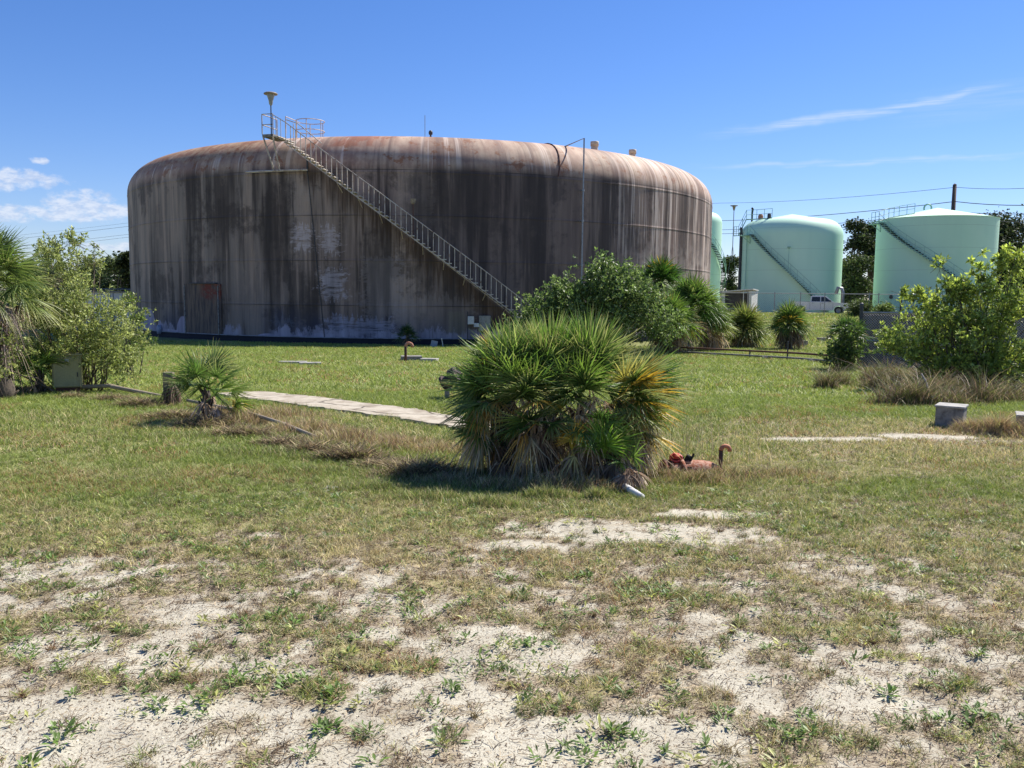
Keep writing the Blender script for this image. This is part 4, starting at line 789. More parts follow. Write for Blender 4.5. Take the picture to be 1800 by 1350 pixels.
def big_palmetto():
    b = G(985, 842); b.y += .35; b.z = float(gz(b.x, b.y)); u = b.y/FPX
    def hp(px, py, dy=0.0): return at(px, py, b.y+dy)
    o1 = dict(top=88, span=62, droop=.10, yel=.0, ytip=.25); up = dict(top=85, span=45, droop=.06, yel=0, ytip=.35)
    LG = [(.145, .24, .05), (.19, .29, .065), (.12, .20, .045), (.25, .33, .09)]
    YB = [(.44, .38, .16), (.5, .42, .26), (.40, .31, .2), (.3, .22, .15), (.52, .34, .10)]
    W_, E_, F_ = math.pi, 0.0, -math.pi/2
    SHADE_DK = [(.13, .095, .065), (.2, .15, .1), (.09, .065, .045)]  # dark dead fronds fill the clump; interior shade is put into their colour
    hs = [(hp(965, 676, .1), 54, 3, .26, .54, (LG, GRY), dict(top=89, span=46, droop=.05, yel=0, ytip=.45), b), (hp(895, 680, 0), 32, 4, .25, .52, (GRN+LG, GRY), dict(top=86, span=50, droop=.07, yel=0, ytip=.45)), (hp(1035, 672, .05), 38, 3, .27, .52, (LG+GRN, GRY), dict(top=88, span=50, droop=.06, yel=0, ytip=.4)),
          (hp(930, 705, -.25), 16, 4, .26, .42, (GRN, GRY), dict(top=65, span=55, droop=.15, yel=.03, ytip=.3, az=(F_, 1.0))), (hp(1020, 700, -.28), 16, 4, .26, .42, (GRN, GRY), dict(top=65, span=55, droop=.15, yel=.0, ytip=.2, az=(F_, 1.0))),
          (hp(885, 700, -.05), 18, 18, .28, .44, (GRN+LG, YB), dict(top=48, span=52, droop=.16, yel=.04, ytip=.45, az=(W_, .7), daz=(W_, .75), **{'del': (-35, 12)})),
          (hp(870, 755, -.1), 6, 17, .24, .36, (GRN, YB+GRY), dict(top=25, span=30, droop=.2, yel=0, ytip=.5, az=(W_, .5), daz=(W_-.2, .9), **{'del': (-50, 5)})),
          (hp(1085, 700, -.1), 24, 12, .28, .44, (GRN+LG+[(.34, .31, .08)], YB), dict(top=55, span=58, droop=.16, yel=.15, ytip=.65, az=(E_-.3, .6), daz=(E_, .7), **{'del': (-30, 10)})),
          (hp(1100, 745, -.1), 6, 17, .22, .36, (GRN, GRY+YB), dict(top=25, span=30, droop=.2, yel=.1, ytip=.6, az=(E_, .5), daz=(E_, .9), **{'del': (-60, -5)})),
          (hp(1110, 690, .35), 14, 3, .28, .48, (GRN, GRY), dict(top=55, span=50, droop=.12, yel=.03, ytip=.4, az=(0.1, .5))),
          (hp(940, 745, -.45), 6, 13, .18, .34, (GRN, YB+GRY), dict(top=30, span=40, droop=.2, yel=.1, ytip=.5, az=(F_, .9), daz=(F_, 1.0), **{'del': (-75, 0)})),
          (hp(1030, 745, -.45), 5, 10, .18, .34, (GRN, GRY), dict(top=30, span=40, droop=.2, yel=.1, ytip=.5, az=(F_, .9), daz=(F_, 1.0), **{'del': (-80, -20)})),
          (hp(1062, 806, -.55), 13, 2, .16, .34, ([(.19, .33, .05), (.25, .38, .07)], GRY), dict(top=88, span=45, droop=.05, yel=0, ytip=.1)),
          (hp(1005, 790, -.6), 4, 9, .12, .24, ([(.42, .38, .08)], YB), dict(top=85, span=50, droop=.1, yel=.7, ytip=.2)),
          (hp(1095, 800, -.4), 2, 14, .2, .3, (GRN, [(.6, .53, .44), (.48, .4, .3), (.3, .22, .16)]), dict()), (hp(900, 800, -.3), 0, 14, .15, .3, (GRN, GRY), dict()), (hp(980, 815, -.4), 0, 12, .12, .28, (GRN, GRY), dict()),
          (hp(960, 740, .1), 0, 34, .22, .36, (GRN, SHADE_DK), dict(**{'del': (-80, 30)})), (hp(1050, 740, .1), 0, 30, .2, .34, (GRN, SHADE_DK), dict(**{'del': (-80, 30)})), (hp(880, 750, .1), 0, 22, .2, .34, (GRN, SHADE_DK+YB), dict(**{'del': (-80, 20)})), (hp(893, 655, .15), 7, 3, .22, .36, (GRN, YB), dict(top=62, span=50, droop=.1, yel=.25, ytip=.7, az=(W_, .5), daz=(W_, .5), **{'del': (0, 40)}))]
    tr = []
    for (px, dy) in ((900, 0), (960, .1), (1020, 0), (1080, .1), (880, .2)):
        p = hp(px, 842, dy); p.z = float(gz(p.x, p.y))-.05; q = hp(960+(px-960)*1.1, 705, dy); tr.append((p, q, .10, .07))
    palm('saw_palmetto', 'big bushy palmetto with green, yellow and dead fronds in the middle of the lot', hs, tr, None, 27, w=.023)
big_palmetto()
def small_palm():
    b = G(368, 742); p = at(362, 688, b.y)
    palm('saw_palmetto', 'small lone palmetto leaning beside the short weathered post', [(p, 20, 3, .34, .50, ([(.10, .17, .04), (.13, .2, .05), (.07, .13, .03)], GRY), dict(top=80, span=70, droop=.12, yel=.04, ytip=.25), b), (p+Vector((.15, -.1, -.05)), 5, 7, .3, .42, (GRN, [(.45, .37, .33), (.32, .25, .2)]), dict(top=30, span=40, az=(0, .9)))], [(b-Vector((0, 0, .1)), p, .09, .06)], None, 26)
small_palm()
def sabal(px, py_base, py_head, label, nl=34, nd=14, pet=.8, L=.75, Y=None, lod=20, group='sabal palms behind the lot', w=.062, cols=None, tr=.16, opt=None, px2=None, dead=GRY):
    opt = opt or dict(span=92)
    b = G(px, py_base)
    if Y: b = at(px, py_base, Y); b.z = float(gz(b.x, b.y))
    p = at(px2 or px, py_head, b.y); o = dict(top=88, span=105, droop=.28, yel=.02, ytip=.25)
    if opt: o.update(opt)
    return palm('sabal_palm', label, [(p, nl, nd, pet, L, (cols or GRN, dead), o, b)], [(b-Vector((0, 0, .1)), p+Vector((0, 0, .05)), tr, tr*.8)], group, lod, w=w)
sabal(1387, 609, 571, 'dark headed sabal palm with brown skirt nearest the two concrete blocks', 60, 46, .6, 1.0, Y=46, dead=[(.12, .08, .055), (.2, .14, .1), (.3, .24, .17)])
sabal(1309, 608, 580, 'yellowish sabal palm between the dark palm and the large palm thicket', 64, 34, .7, 1.2, Y=48, cols=[(.14, .19, .04), (.10, .16, .03), (.2, .22, .06)])
sabal(1215, 608, 545, 'tall sabal palm at the right edge of the palm thicket by the tank', 80, 34, .95, 1.15, Y=42)
sabal(1160, 612, 500, 'dark green sabal palm rising behind the leafy bush against the tank', 70, 12, .8, 1.05, Y=45, cols=[(.05, .11, .022), (.065, .13, .025)])
sabal(1178, 615, 572, 'low sabal palm with shaggy brown fronds in the thicket', 60, 44, .8, 1.0, Y=40)
sabal(1248, 612, 572, 'pale green sabal palm at the right end of the thicket', 56, 26, .7, .95, Y=43, cols=[(.17, .22, .06), (.12, .18, .045)])
sabal(1262, 608, 585, 'small sabal palm stub beside the right edge of the tank', 34, 22, .5, .8, Y=47, cols=[(.16, .18, .05), (.12, .16, .04)])
sabal(1490, 640, 592, 'dark small palm growing against the chain link fence post', 30, 8, .42, .5, Y=27.8, lod=22, w=.04, cols=[(.05, .10, .025), (.07, .13, .03)], dead=[(.1, .08, .06), (.2, .17, .13)])
sabal(716, 600, 590, 'little dark palm growing in the shade at the foot of the rusty tank', 26, 3, .35, .45, Y=45.2, lod=16, w=.035, cols=[(.03, .08, .02)], tr=.07)
sabal(8, 692, 505, 'large sabal palm with a shaggy grey skirt at the left edge of the picture', 54, 26, .75, .72, Y=15.5, lod=36, w=.028, cols=[(.13, .19, .05), (.10, .15, .04), (.18, .24, .065)], tr=.2, group=None, dead=[(.40, .32, .28), (.3, .22, .18), (.18, .12, .09)], px2=-30, opt=dict(yel=0, span=95))
sabal(72, 685, 660, 'low young palm crowding the green cabinet', 20, 3, .4, .45, Y=16.6, lod=22, w=.026, tr=.06, group=None, opt=dict(span=60))
palm('saw_palmetto', 'spiky dead palm heap left of the orange pipes', [(at(1105, 822, 7.9), 2, 16, .12, .30, (GRN, [(.55, .48, .40), (.4, .32, .24), (.22, .16, .12)]), dict(), G(1105, 850))], None, None, 18)

# ---------------------------------------------------------------- shrubs and trees
def leafquads(P, D, L, W, col, jit=.8):
    n = len(P); D = D/np.linalg.norm(D, axis=1, keepdims=True); up = rng.normal(0, 1, (n, 3)); S = np.cross(D, up); S /= np.linalg.norm(S, axis=1, keepdims=True)+1e-9; Nn = np.cross(S, D)
    L = np.asarray(L).reshape(-1, 1); W = np.asarray(W).reshape(-1, 1)
    V = np.stack([P, P+D*L*.5-S*W/2+Nn*W*.18, P+D*L, P+D*L*.5+S*W/2+Nn*W*.18], 1).reshape(-1, 3); b = np.arange(n)*4
    return V, np.concatenate([np.stack([b, b+1, b+2], 1), np.stack([b, b+2, b+3], 1)]), np.repeat(col, 4, 0)
def shrub(name, label, base, lobes, ntip, leaf, cols, group=None, whorl=12, shoot=.22, cat='shrub', stems=26, tipcol=None, stemr=.02, lw=.38, seed=1, clus=9, cj=.09):
    """lobes: (centre offset, radii); leaves in whorls along shoots that start inside the lobes"""
    r = np.random.default_rng(seed); T = thing(name, label, cat, tuple(base), 0, group)
    w = np.array([l[1][0]*l[1][1]+l[1][0]*l[1][2] for l in lobes]); w = w/w.sum(); li = r.choice(len(lobes), ntip, p=w)
    cen = np.array([l[0] for l in lobes])[li]; rad = np.array([l[1] for l in lobes])[li]; d = r.normal(0, 1, (ntip, 3)); d /= np.linalg.norm(d, axis=1, keepdims=True); q = r.random(ntip)**.42; nc = max(8, ntip//clus); ci = r.integers(0, nc, ntip); jit = r.normal(0, 1, (ntip, 3))*cj; li = li[ci]; cen = cen[ci]; rad = rad[ci]; d = d[ci]; q = q[ci]
    q = q*(.82+.35*r.random(ntip)); q = q*0+np.repeat(q[:1], ntip)*0+(.80+.35*r.random(nc))[ci]*(r.random(nc)**.42)[ci]; P = cen+d*rad*q[:, None]+jit; P[:, 2] = np.maximum(P[:, 2], .06); out = d*.7+np.array([0, 0, .55])+r.normal(0, .45, (ntip, 3)); out /= np.linalg.norm(out, axis=1, keepdims=True)
    i = np.repeat(np.arange(ntip), whorl); m = len(i); t = r.random(m)**.7; sh = shoot*(.6+.8*r.random(ntip))
    LP = P[i]+out[i]*(sh[i]*t)[:, None]; D = out[i]*(.25+.7*t)[:, None]+r.normal(0, .75, (m, 3)); sz = leaf*r.uniform(.65, 1.3, m)
    cc = np.array(cols)[r.integers(0, len(cols), ntip)][i]*r.uniform(.75, 1.25, (m, 1))
    if tipcol is not None: cc = np.where(((t > .72) & (r.random(m) < .75))[:, None], np.array(tipcol)*r.uniform(.8, 1.2, (m, 1)), cc)
    V, F, Cc = leafquads(LP, D, sz, sz*lw, cc); npmesh('leaves', V, F, Cc, M_leaf, T)
    mb = MB()
    for k in range(stems):
        j = r.integers(0, ntip); e = Vector(P[j]+out[j]*sh[j]*.7); s = Vector((r.normal(0, .18)+e.x*.25, r.normal(0, .12)+e.y*.25, -.05)); mid = s.lerp(e, .55)+Vector((r.normal(0, .08), r.normal(0, .08), .12))
        mb.tube([s, s.lerp(mid, .5)+Vector((r.normal(0, .04), 0, 0)), mid, e], [stemr, stemr*.8, stemr*.55, stemr*.2], 5)
    for k in range(stems*3):
        j = r.integers(0, ntip); e = Vector(P[j]+out[j]*sh[j]); s = Vector(P[j]-out[j]*.25); mb.tube([s, e], [stemr*.3, stemr*.12], 4)
    mb.build('stems', M_bark, T, True); return T
OLV = [(.20, .24, .07), (.26, .29, .09), (.15, .19, .055), (.32, .34, .13)]; DKG = [(.08, .13, .03), (.11, .165, .04), (.15, .2, .055)]
def off(base, px, py, dy=0.0):
    p = at(px, py, base.y+dy); return (p.x-base.x, p.y-base.y, p.z-base.z)
b = G(140, 688); b.y = 17.2; b.x = at(140, 688, 17.2).x; b.z = float(gz(b.x, b.y))
shrub('shrub', 'large loose olive green shrub left of the rusty tank behind the cabinet', b, [(off(b, 120, 600), (1.15, .9, .95)), (off(b, -10, 615, -1.9), (.5, .3, .5)), (off(b, -30, 650, -2.0), (.5, .3, .4)), (off(b, 80, 520, .4), (.9, .8, .8)), (off(b, 190, 590, -.1), (.62, .6, .62)), (off(b, 60, 640, .1), (.9, .7, .5)), (off(b, 200, 640, 0), (.5, .5, .4)), (off(b, 110, 450, .5), (.42, .4, .34)), (off(b, 165, 560), (.6, .6, .6))], 3000, .066, OLV, None, 11, .15, clus=8, cj=.11, seed=2, tipcol=(.36, .40, .15))
shrub('shrub', 'thin leafy shoots sticking up over the large olive shrub', b+Vector((0, .5, 0)), [(off(b, 100, 425, .5), (.14, .14, .22)), (off(b, 120, 425, .5), (.12, .12, .12)), (off(b, 140, 455, .5), (.2, .15, .18)), (off(b, 155, 435, .5), (.06, .06, .06)), (off(b, 60, 440, .5), (.3, .3, .16))], 90, .085, OLV, None, 12, .15, clus=2, cj=.03, seed=3, tipcol=(.36, .40, .15), stems=30, stemr=.014)
b2 = G(235, 640); b2.y = 22; b2.x = at(235, 640, 22).x; b2.z = float(gz(b2.x, b2.y))
shrub('shrub', 'dark leafy sprig growing up against the lower left of the rusty tank', b2, [(off(b2, 235, 560), (.25, .25, .55)), (off(b2, 240, 600), (.4, .3, .35)), (off(b2, 225, 530), (.12, .12, .2))], 170, .085, DKG+OLV[:2], None, 11, .15, clus=2, cj=.03, seed=4, stems=10)
b3 = at(1030, 612, 38); b3.z = float(gz(b3.x, b3.y))
shrub('shrub', 'dense dark green bush in front of the tank behind the big palmetto', b3, [(off(b3, 1050, 545), (2.3, 1.5, 1.45)), (off(b3, 1090, 510), (1.35, 1.2, 1.1)), (off(b3, 970, 560), (1.5, 1.2, 1.1)), (off(b3, 930, 585), (1.0, 1.0, .6)), (off(b3, 1150, 560), (1.4, 1.2, 1.1)), (off(b3, 1060, 480), (.8, .7, .4)), (off(b3, 1000, 520), (1.0, .8, .6)), (off(b3, 1055, 465), (.3, .3, .15))], 3600, .145, [(.12, .175, .055), (.16, .22, .075), (.09, .14, .04), (.22, .28, .11)], None, 9, .25, seed=5, lw=.5, stemr=.03, clus=6, cj=.22)
b4 = G(1700, 700); b4.y = 20.3; b4.x = at(1715, 690, 20.3).x; b4.z = float(gz(b4.x, b4.y))
YG = [(.22, .28, .06), (.29, .34, .08), (.15, .20, .045)]
def sc13(L): return [(o, tuple(1.3*q for q in r_)) for o, r_ in L]
shrub('shrub', 'bright yellow green leafy shrub filling the right edge in front of the fence', b4, sc13([(off(b4, 1740, 600), (1.15, .9, .85)), (off(b4, 1650, 595), (.75, .6, .5)), (off(b4, 1595, 598), (.55, .45, .30)), (off(b4, 1560, 600), (.34, .35, .24)), (off(b4, 1640, 560), (.4, .4, .25)), (off(b4, 1790, 520, .3), (.7, .7, .75)), (off(b4, 1850, 580, .2), (1.2, 1.0, 1.2)), (off(b4, 1690, 560), (.6, .6, .45)), (off(b4, 1700, 650), (1.0, .6, .4)), (off(b4, 1800, 660), (1.2, .7, .5))]), 2600, .105, YG, None, 12, .18, seed=6, cj=.12, tipcol=(.35, .42, .11), stems=36, stemr=.018)
shrub('shrub', 'tall separate shoots of the bright shrub standing against the rightmost green tank', b4+Vector((0, .05, 0)), sc13([(off(b4, 1652, 470), (.05, .05, .16)), (off(b4, 1665, 500), (.12, .1, .14)), (off(b4, 1718, 450), (.05, .05, .14)), (off(b4, 1728, 480), (.1, .1, .14)), (off(b4, 1706, 485), (.05, .05, .14)), (off(b4, 1605, 520), (.18, .1, .1)), (off(b4, 1585, 515), (.1, .1, .06)), (off(b4, 1640, 530), (.2, .15, .12)), (off(b4, 1690, 510), (.2, .2, .15)), (off(b4, 1725, 505), (.2, .15, .15)), (off(b4, 1785, 450), (.2, .2, .25)), (off(b4, 1760, 470), (.12, .1, .15)), (off(b4, 1550, 590), (.12, .1, .08))]), 260, .115, YG, None, 14, .13, clus=2, cj=.03, seed=7, tipcol=(.44, .52, .13), stems=60, stemr=.014)

b6 = at(1486, 642, 26.8); b6.z = float(gz(b6.x, b6.y))
shrub('shrub', 'dark leafy bush at the foot of the chain link gate post', b6, [(off(b6, 1487, 612), (.42, .4, .5)), (off(b6, 1478, 632), (.42, .3, .25)), (off(b6, 1495, 585), (.25, .25, .3))], 420, .11, [(.07, .115, .03), (.10, .15, .04), (.06, .09, .03)], None, 9, .16, seed=9, lw=.4, clus=5, cj=.09, stems=10)
def tree(name, label, px, pyt, pyb, Y, wpx, cols, n=5200, leaf=.42, seed=1, group='trees beyond the tank yard', trunk=True, lobes=12, flat=.75, zfrac=.55):
    r = np.random.default_rng(seed); base = at(px, pyb, Y); base.z = float(gz(base.x, base.y)); top = at(px, pyt, Y).z; H = top-base.z; Wd = wpx/FPX*Y
    T = thing(name, label, 'tree', tuple(base), 0, group); cz = H*(1-zfrac*.5); L = []
    for k in range(lobes):
        a = r.uniform(0, 6.28); q = r.random()**.5; rr = r.uniform(.16, .34)*Wd; L.append((np.array([math.cos(a)*q*(Wd/2-rr*.6), math.sin(a)*q*(Wd/2-rr*.6), min(cz+r.uniform(-.5, .5)*H*zfrac, H-rr*flat)]), rr*np.array([1, 1, flat])))
    L.append((np.array([0, 0, H-.2*Wd*flat]), .2*Wd*np.array([1, 1, flat])))
    nc = 26*len(L); ci = r.integers(0, len(L), nc); d = r.normal(0, 1, (nc, 3)); d /= np.linalg.norm(d, axis=1, keepdims=True); cc = np.array([L[i][0] for i in ci])+d*np.array([L[i][1] for i in ci])*(r.random((nc, 1))**.25)
    tone = r.uniform(.55, 1.35, nc); tc = np.array(cols)[r.integers(0, len(cols), nc)]*tone[:, None]
    i = r.integers(0, nc, n); P = cc[i]+r.normal(0, .055*Wd+.18, (n, 3))*np.array([1, 1, .6]); sz = leaf*r.uniform(.6, 1.4, n)
    D = r.normal(0, 1, (n, 3)); D[:, 2] *= .5; V, F, Cc = leafquads(P, D, sz, sz*.6, tc[i]*r.uniform(.8, 1.2, (n, 1))); npmesh('crown', V, F, Cc, M_far, T)
    mb = MB(); tr = .022*H; fk = Vector((r.normal(0, .2), 0, H*(1-zfrac)*.75)); mb.tube([(0, 0, -.4), fk*.5, fk], [tr*1.3, tr, tr*.85], 8)
    for q in L: mb.tube([fk, fk.lerp(Vector(q[0]), .5)+Vector((r.normal(0, .3), 0, .3)), Vector(q[0])], [tr*.6, tr*.35, tr*.12], 6)
    mb.build('trunk', M_bark, T, True); return T
OAK = [(.045, .062, .022), (.06, .08, .028), (.035, .048, .02)]; OAK2 = [(.075, .10, .035), (.06, .085, .03)]
tree('oak_tree', 'tall loose topped tree in the gap between the two right green tanks', 1497, 388, 545, 128, 56, OAK, 6500, .4, 21, lobes=13, zfrac=.8)
tree('oak_tree', 'dark tree tucked against the left wall of the rightmost green tank', 1530, 392, 545, 132, 50, OAK, 5500, .4, 22, zfrac=.85)
tree('oak_tree', 'lower dark tree between the green tanks, right behind the truck hood', 1500, 450, 548, 120, 62, OAK2, 5500, .4, 23, zfrac=.9)
tree('oak_tree', 'broad dark oak rising right of the rightmost green tank', 1752, 374, 548, 140, 150, OAK, 13000, .5, 24, lobes=20, zfrac=.7)
tree('oak_tree', 'oak at the far right edge behind the bright shrub', 1850, 420, 550, 130, 130, OAK, 9000, .5, 25, lobes=16, zfrac=.8)
tree('oak_tree', 'dark understory tree below the broad right oak', 1765, 455, 550, 126, 90, OAK, 6500, .45, 35, lobes=14, zfrac=.9)
tree('oak_tree', 'small tree in the gap left of the dome topped green tank', 1283, 452, 545, 140, 34, OAK2, 3500, .38, 26, zfrac=.85)
tree('oak_tree', 'rounded green tree above the left shrub, touching the tank edge', 205, 452, 535, 85, 70, [(.07, .095, .035), (.09, .12, .045)], 6500, .32, 27, zfrac=.85, group='trees left of the rusty tank')
tree('oak_tree', 'darker tree just left of the rusty tank wall', 226, 446, 540, 78, 30, OAK, 3500, .3, 28, zfrac=.85, group='trees left of the rusty tank')
tree('oak_tree', 'distant hazy green tree behind the left shrub', 160, 462, 535, 110, 80, [(.09, .115, .05), (.075, .10, .045)], 6500, .36, 29, zfrac=.8, group='trees left of the rusty tank')
tree('oak_tree', 'distant tree behind the large sabal palm at the left edge', 70, 465, 535, 120, 130, [(.08, .105, .045), (.07, .09, .04)], 7000, .42, 30, lobes=16, zfrac=.8, group='trees left of the rusty tank')
tree('oak_tree', 'distant tree at the far left edge of the lot', -60, 450, 535, 110, 150, OAK2, 7000, .42, 31, lobes=16, zfrac=.8, group='trees left of the rusty tank')
for k, (px, w_, tp) in enumerate([(1460, 60, 500), (1560, 70, 505), (1640, 80, 500), (1240, 80, 500), (1960, 160, 430), (-200, 180, 440)]):
    tree('oak_tree', ['low scrub tree behind the dome topped tank', 'low scrub tree behind the rightmost tank, left half', 'low scrub tree behind the rightmost tank, right half', 'low scrub tree behind the hidden green tank', 'oak beyond the right edge of the picture', 'oak beyond the left edge of the picture'][k], px, tp, 548, 150+k*3, w_, OAK2, 3500, .5, 40+k, zfrac=.9)
tree('shrub_tree', 'bushy green scrub below the chain link yard fence beside the truck nose', 1510, 528, 552, 84, 40, [(.12, .16, .05), (.09, .13, .04)], 2600, .2, 50, zfrac=.95, group=None)
tree('shrub_tree', 'grassy green bush at the foot of the rightmost green tank', 1555, 535, 556, 82, 34, [(.15, .20, .05), (.12, .17, .04)], 2200, .2, 51, zfrac=.95, group=None)

# ---------------------------------------------------------------- concrete path
def build_path():
    t = NT('old_path_concrete'); P = t.geo().outputs['Position']; n1 = t.noise(P, 3, 6, .65); n2 = t.noise(P, 30, 5, .7)
    c = t.mix(t.sm(n1, .4, .65), (.46, .41, .33, 1), (.30, .25, .19, 1)); c = t.mix(t.sm(n2, .52, .7, 0, .5), c, (.2, .15, .11, 1)); vo = t.n('ShaderNodeTexVoronoi', feature='DISTANCE_TO_EDGE'); vo.inputs['Scale'].default_value = .9
    mpn = t.n('ShaderNodeMix', data_type='RGBA'); mpn.inputs['Factor'].default_value = .25; t.L.new(P, mpn.inputs['A']); t.L.new(t.noise(P, 1.4, 4, .6, 'Color'), mpn.inputs['B']); t.L.new(mpn.outputs['Result'], vo.inputs['Vector'])
    c = t.mix(t.sm(vo.outputs['Distance'], .025, .0), c, (.06, .045, .035, 1)); t.bump(n2, .4, .01); m_ = t.fin(c, .9, 0, .2)
    d = PATH_B-PATH_A; d.z = 0; L = d.length; d.normalize(); s = Vector((-d.y, d.x, 0)); mb = MB(); N_ = 60
    rows = []
    for i in range(N_+1):
        f = i/N_*(L+2.5)-.2; e0 = -.5+random.gauss(0, .035); e1 = .5+random.gauss(0, .035)
        rows.append([PATH_A+d*f+s*(e0+(e1-e0)*j/6) for j in range(7)])
    vs_ = [(p.x, p.y, float(gz(p.x, p.y))+.045) for r in rows for p in r]; mb.add(vs_, [(i*7+j, i*7+j+1, i*7+7+j+1, i*7+7+j) for i in range(N_) for j in range(6)])
    vb = [(r[j].x, r[j].y, float(gz(r[j].x, r[j].y))+h) for r in rows for j, h in ((0, .045), (0, -.06), (6, .045), (6, -.06))]
    mb.add(vb, [(i*4, i*4+4, i*4+5, i*4+1) for i in range(N_)]+[(i*4+2, i*4+3, i*4+7, i*4+6) for i in range(N_)]+[(0, 1, 3, 2)])
    tag(mb.build('path', m_), kind='structure')
build_path()

# ---------------------------------------------------------------- near chain-link fence
def chainlink(mb, A, B, z0, z1, cell, r):
    """two families of diagonal wires between vertical posts A and B"""
    A = Vector(A); B = Vector(B); d = B-A; d.z = 0; L = d.length; d.normalize(); H = z1-z0
    k = -H
    while k < L:
        for sgn in (1, -1):
            a, b_ = k, k+H; za, zb_ = (0, H) if sgn == 1 else (H, 0)
            if a < 0: f = -a/H; za = za+(zb_-za)*f; a = 0
            if b_ > L: f = (L-a)/(b_-a); zb_ = za+(zb_-za)*f; b_ = L
            if b_-a > .02:
                o = Vector((0, .004*sgn, 0)); mb.tube([A+d*a+o+Vector((0, 0, z0+za)), A+d*b_+o+Vector((0, 0, z0+zb_))], r, 3, caps=False)
        k += cell
def near_fence():
    A = G(1509, 648); B0 = G(1900, 652); B0 = A+(B0-A).normalized()*8.5; B0.z = float(gz(B0.x, B0.y))
    B0 = Vector((A.x+8.6, A.y-.9, 0)); zb = A.z; T = thing('chain_link_fence', 'dark chain link fence panel with steel posts behind the bright shrub', 'fence', tuple(A))
    d = (B0-A); d.z = 0; d.normalize(); A0 = Vector((0, 0, 0)); zt = at(1509, 549, A.y).z-zb; zp = at(1509, 536, A.y).z-zb
    for s_ in (0, 3.0, 6.0, 8.6):
        p = A0+d*s_; mb = MB(); mb.tube([p+Vector((0, 0, -.2)), p+Vector((0, 0, zp if s_ == 0 else zt+.08))], .06 if s_ == 0 else .035, 8); mb.lathe([(.075 if s_ == 0 else .045, 0), (.06, .05), (.01, .08)], 8, (p.x, p.y, zp if s_ == 0 else zt+.08)); mb.build('post', M_darkst, T)
    for z in (zt, zt*.5, .08):
        mb = MB(); mb.tube([A0+Vector((0, 0, z)), A0+d*8.6+Vector((0, 0, z))], .028 if z == zt else .022, 6); mb.build('rail', M_galv, T)
    mb = MB(); chainlink(mb, A0, A0+d*8.6, .05, zt, .085, .008); mb.build('wire_mesh', weathered('dull_wire', (.66, .62, .60), (.4, .38, .36), 5, .6, .5, bump=0), T)
    mb = MB(); q = Vector((d.y, -d.x, 0))*-.03; e = A0+d*8.6; mb.box((A0+e)/2+q+Vector((0, 0, zt/2+.02)), (8.5, .012, zt-.12), Matrix.Rotation(math.atan2(d.y, d.x), 3, 'Z')); mb.build('privacy_screen', weathered('dark_screen_fabric', (.17, .135, .115), (.09, .07, .06), 3, .9, .7), T)
near_fence()
def far_fence():
    Y = 84; A = at(1262, 530, Y); B = at(1850, 530, Y-1.5); zt = at(1409, 516, Y).z; T = thing('chain_link_fence', 'long thin chain link fence with top rail in front of the truck and green tanks', 'fence', (A.x, A.y, 0))
    for px in (1268, 1315, 1363, 1409, 1452, 1530, 1547, 1586.5, 1627, 1680, 1730, 1790, 1845):
        f = (px-1262)/588; p = A.lerp(B, f); p = Vector((p.x-A.x, p.y-A.y, 0)); g = float(gz(p.x+A.x, p.y+A.y)); big = px == 1586.5
        mb = MB(); mb.tube([p+Vector((0, 0, g-.2)), p+Vector((0, 0, zt+(.55 if big else .12)))], .10 if big else .045, 6); mb.build('post', M_darkst if big else M_galv, T)
    for z in (zt,): 
        mb = MB(); mb.tube([(0, 0, z), (B.x-A.x, B.y-A.y, z)], .035, 5); mb.build('rail', M_galv, T)
    g = -.1; mb = MB(); chainlink(mb, (0, 0, 0), (B.x-A.x, B.y-A.y, 0), g, zt, .2, .003); mb.build('wire_mesh', M_darkst, T)
far_fence()
def pipe_rail():
    pts = [G(1195, 622), G(1300, 628), G(1400, 634), G(1480, 641)]; zz = 0; T = thing('pipe_rail', 'low twin pipe running over the grass in front of the palms', 'pipe', tuple(pts[0])); o = pts[0]
    for h, r_ in ((.30, .04), (.10, .04)):
        mb = MB(); mb.tube([p-o+Vector((0, 0, h)) for p in pts], r_, 8); mb.build('pipe', M_rustpipe if h > .2 else M_conc2, T, True)
    for f, hh in ((.05, .6), (.4, .35), (.62, .75), (.95, .4)):
        i = min(int(f*3), 2); p = pts[i].lerp(pts[i+1], f*3-i)-o; mb = MB(); mb.tube([p+Vector((0, .07, -.1)), p+Vector((0, .07, hh))], .03, 6); mb.build('stake', M_darkst, T)
    for k, f in enumerate((.2, .5, .8)):
        i = min(int(f*3), 2); p = pts[i].lerp(pts[i+1], f*3-i)-o; mb = MB(); mb.box(p+Vector((0, 0, .02)), (.3, .35, .14), Matrix.Rotation(random.uniform(-.3, .3), 3, 'Z')); mb.build('support_block', M_conc2, T, bevel=.02)
pipe_rail()

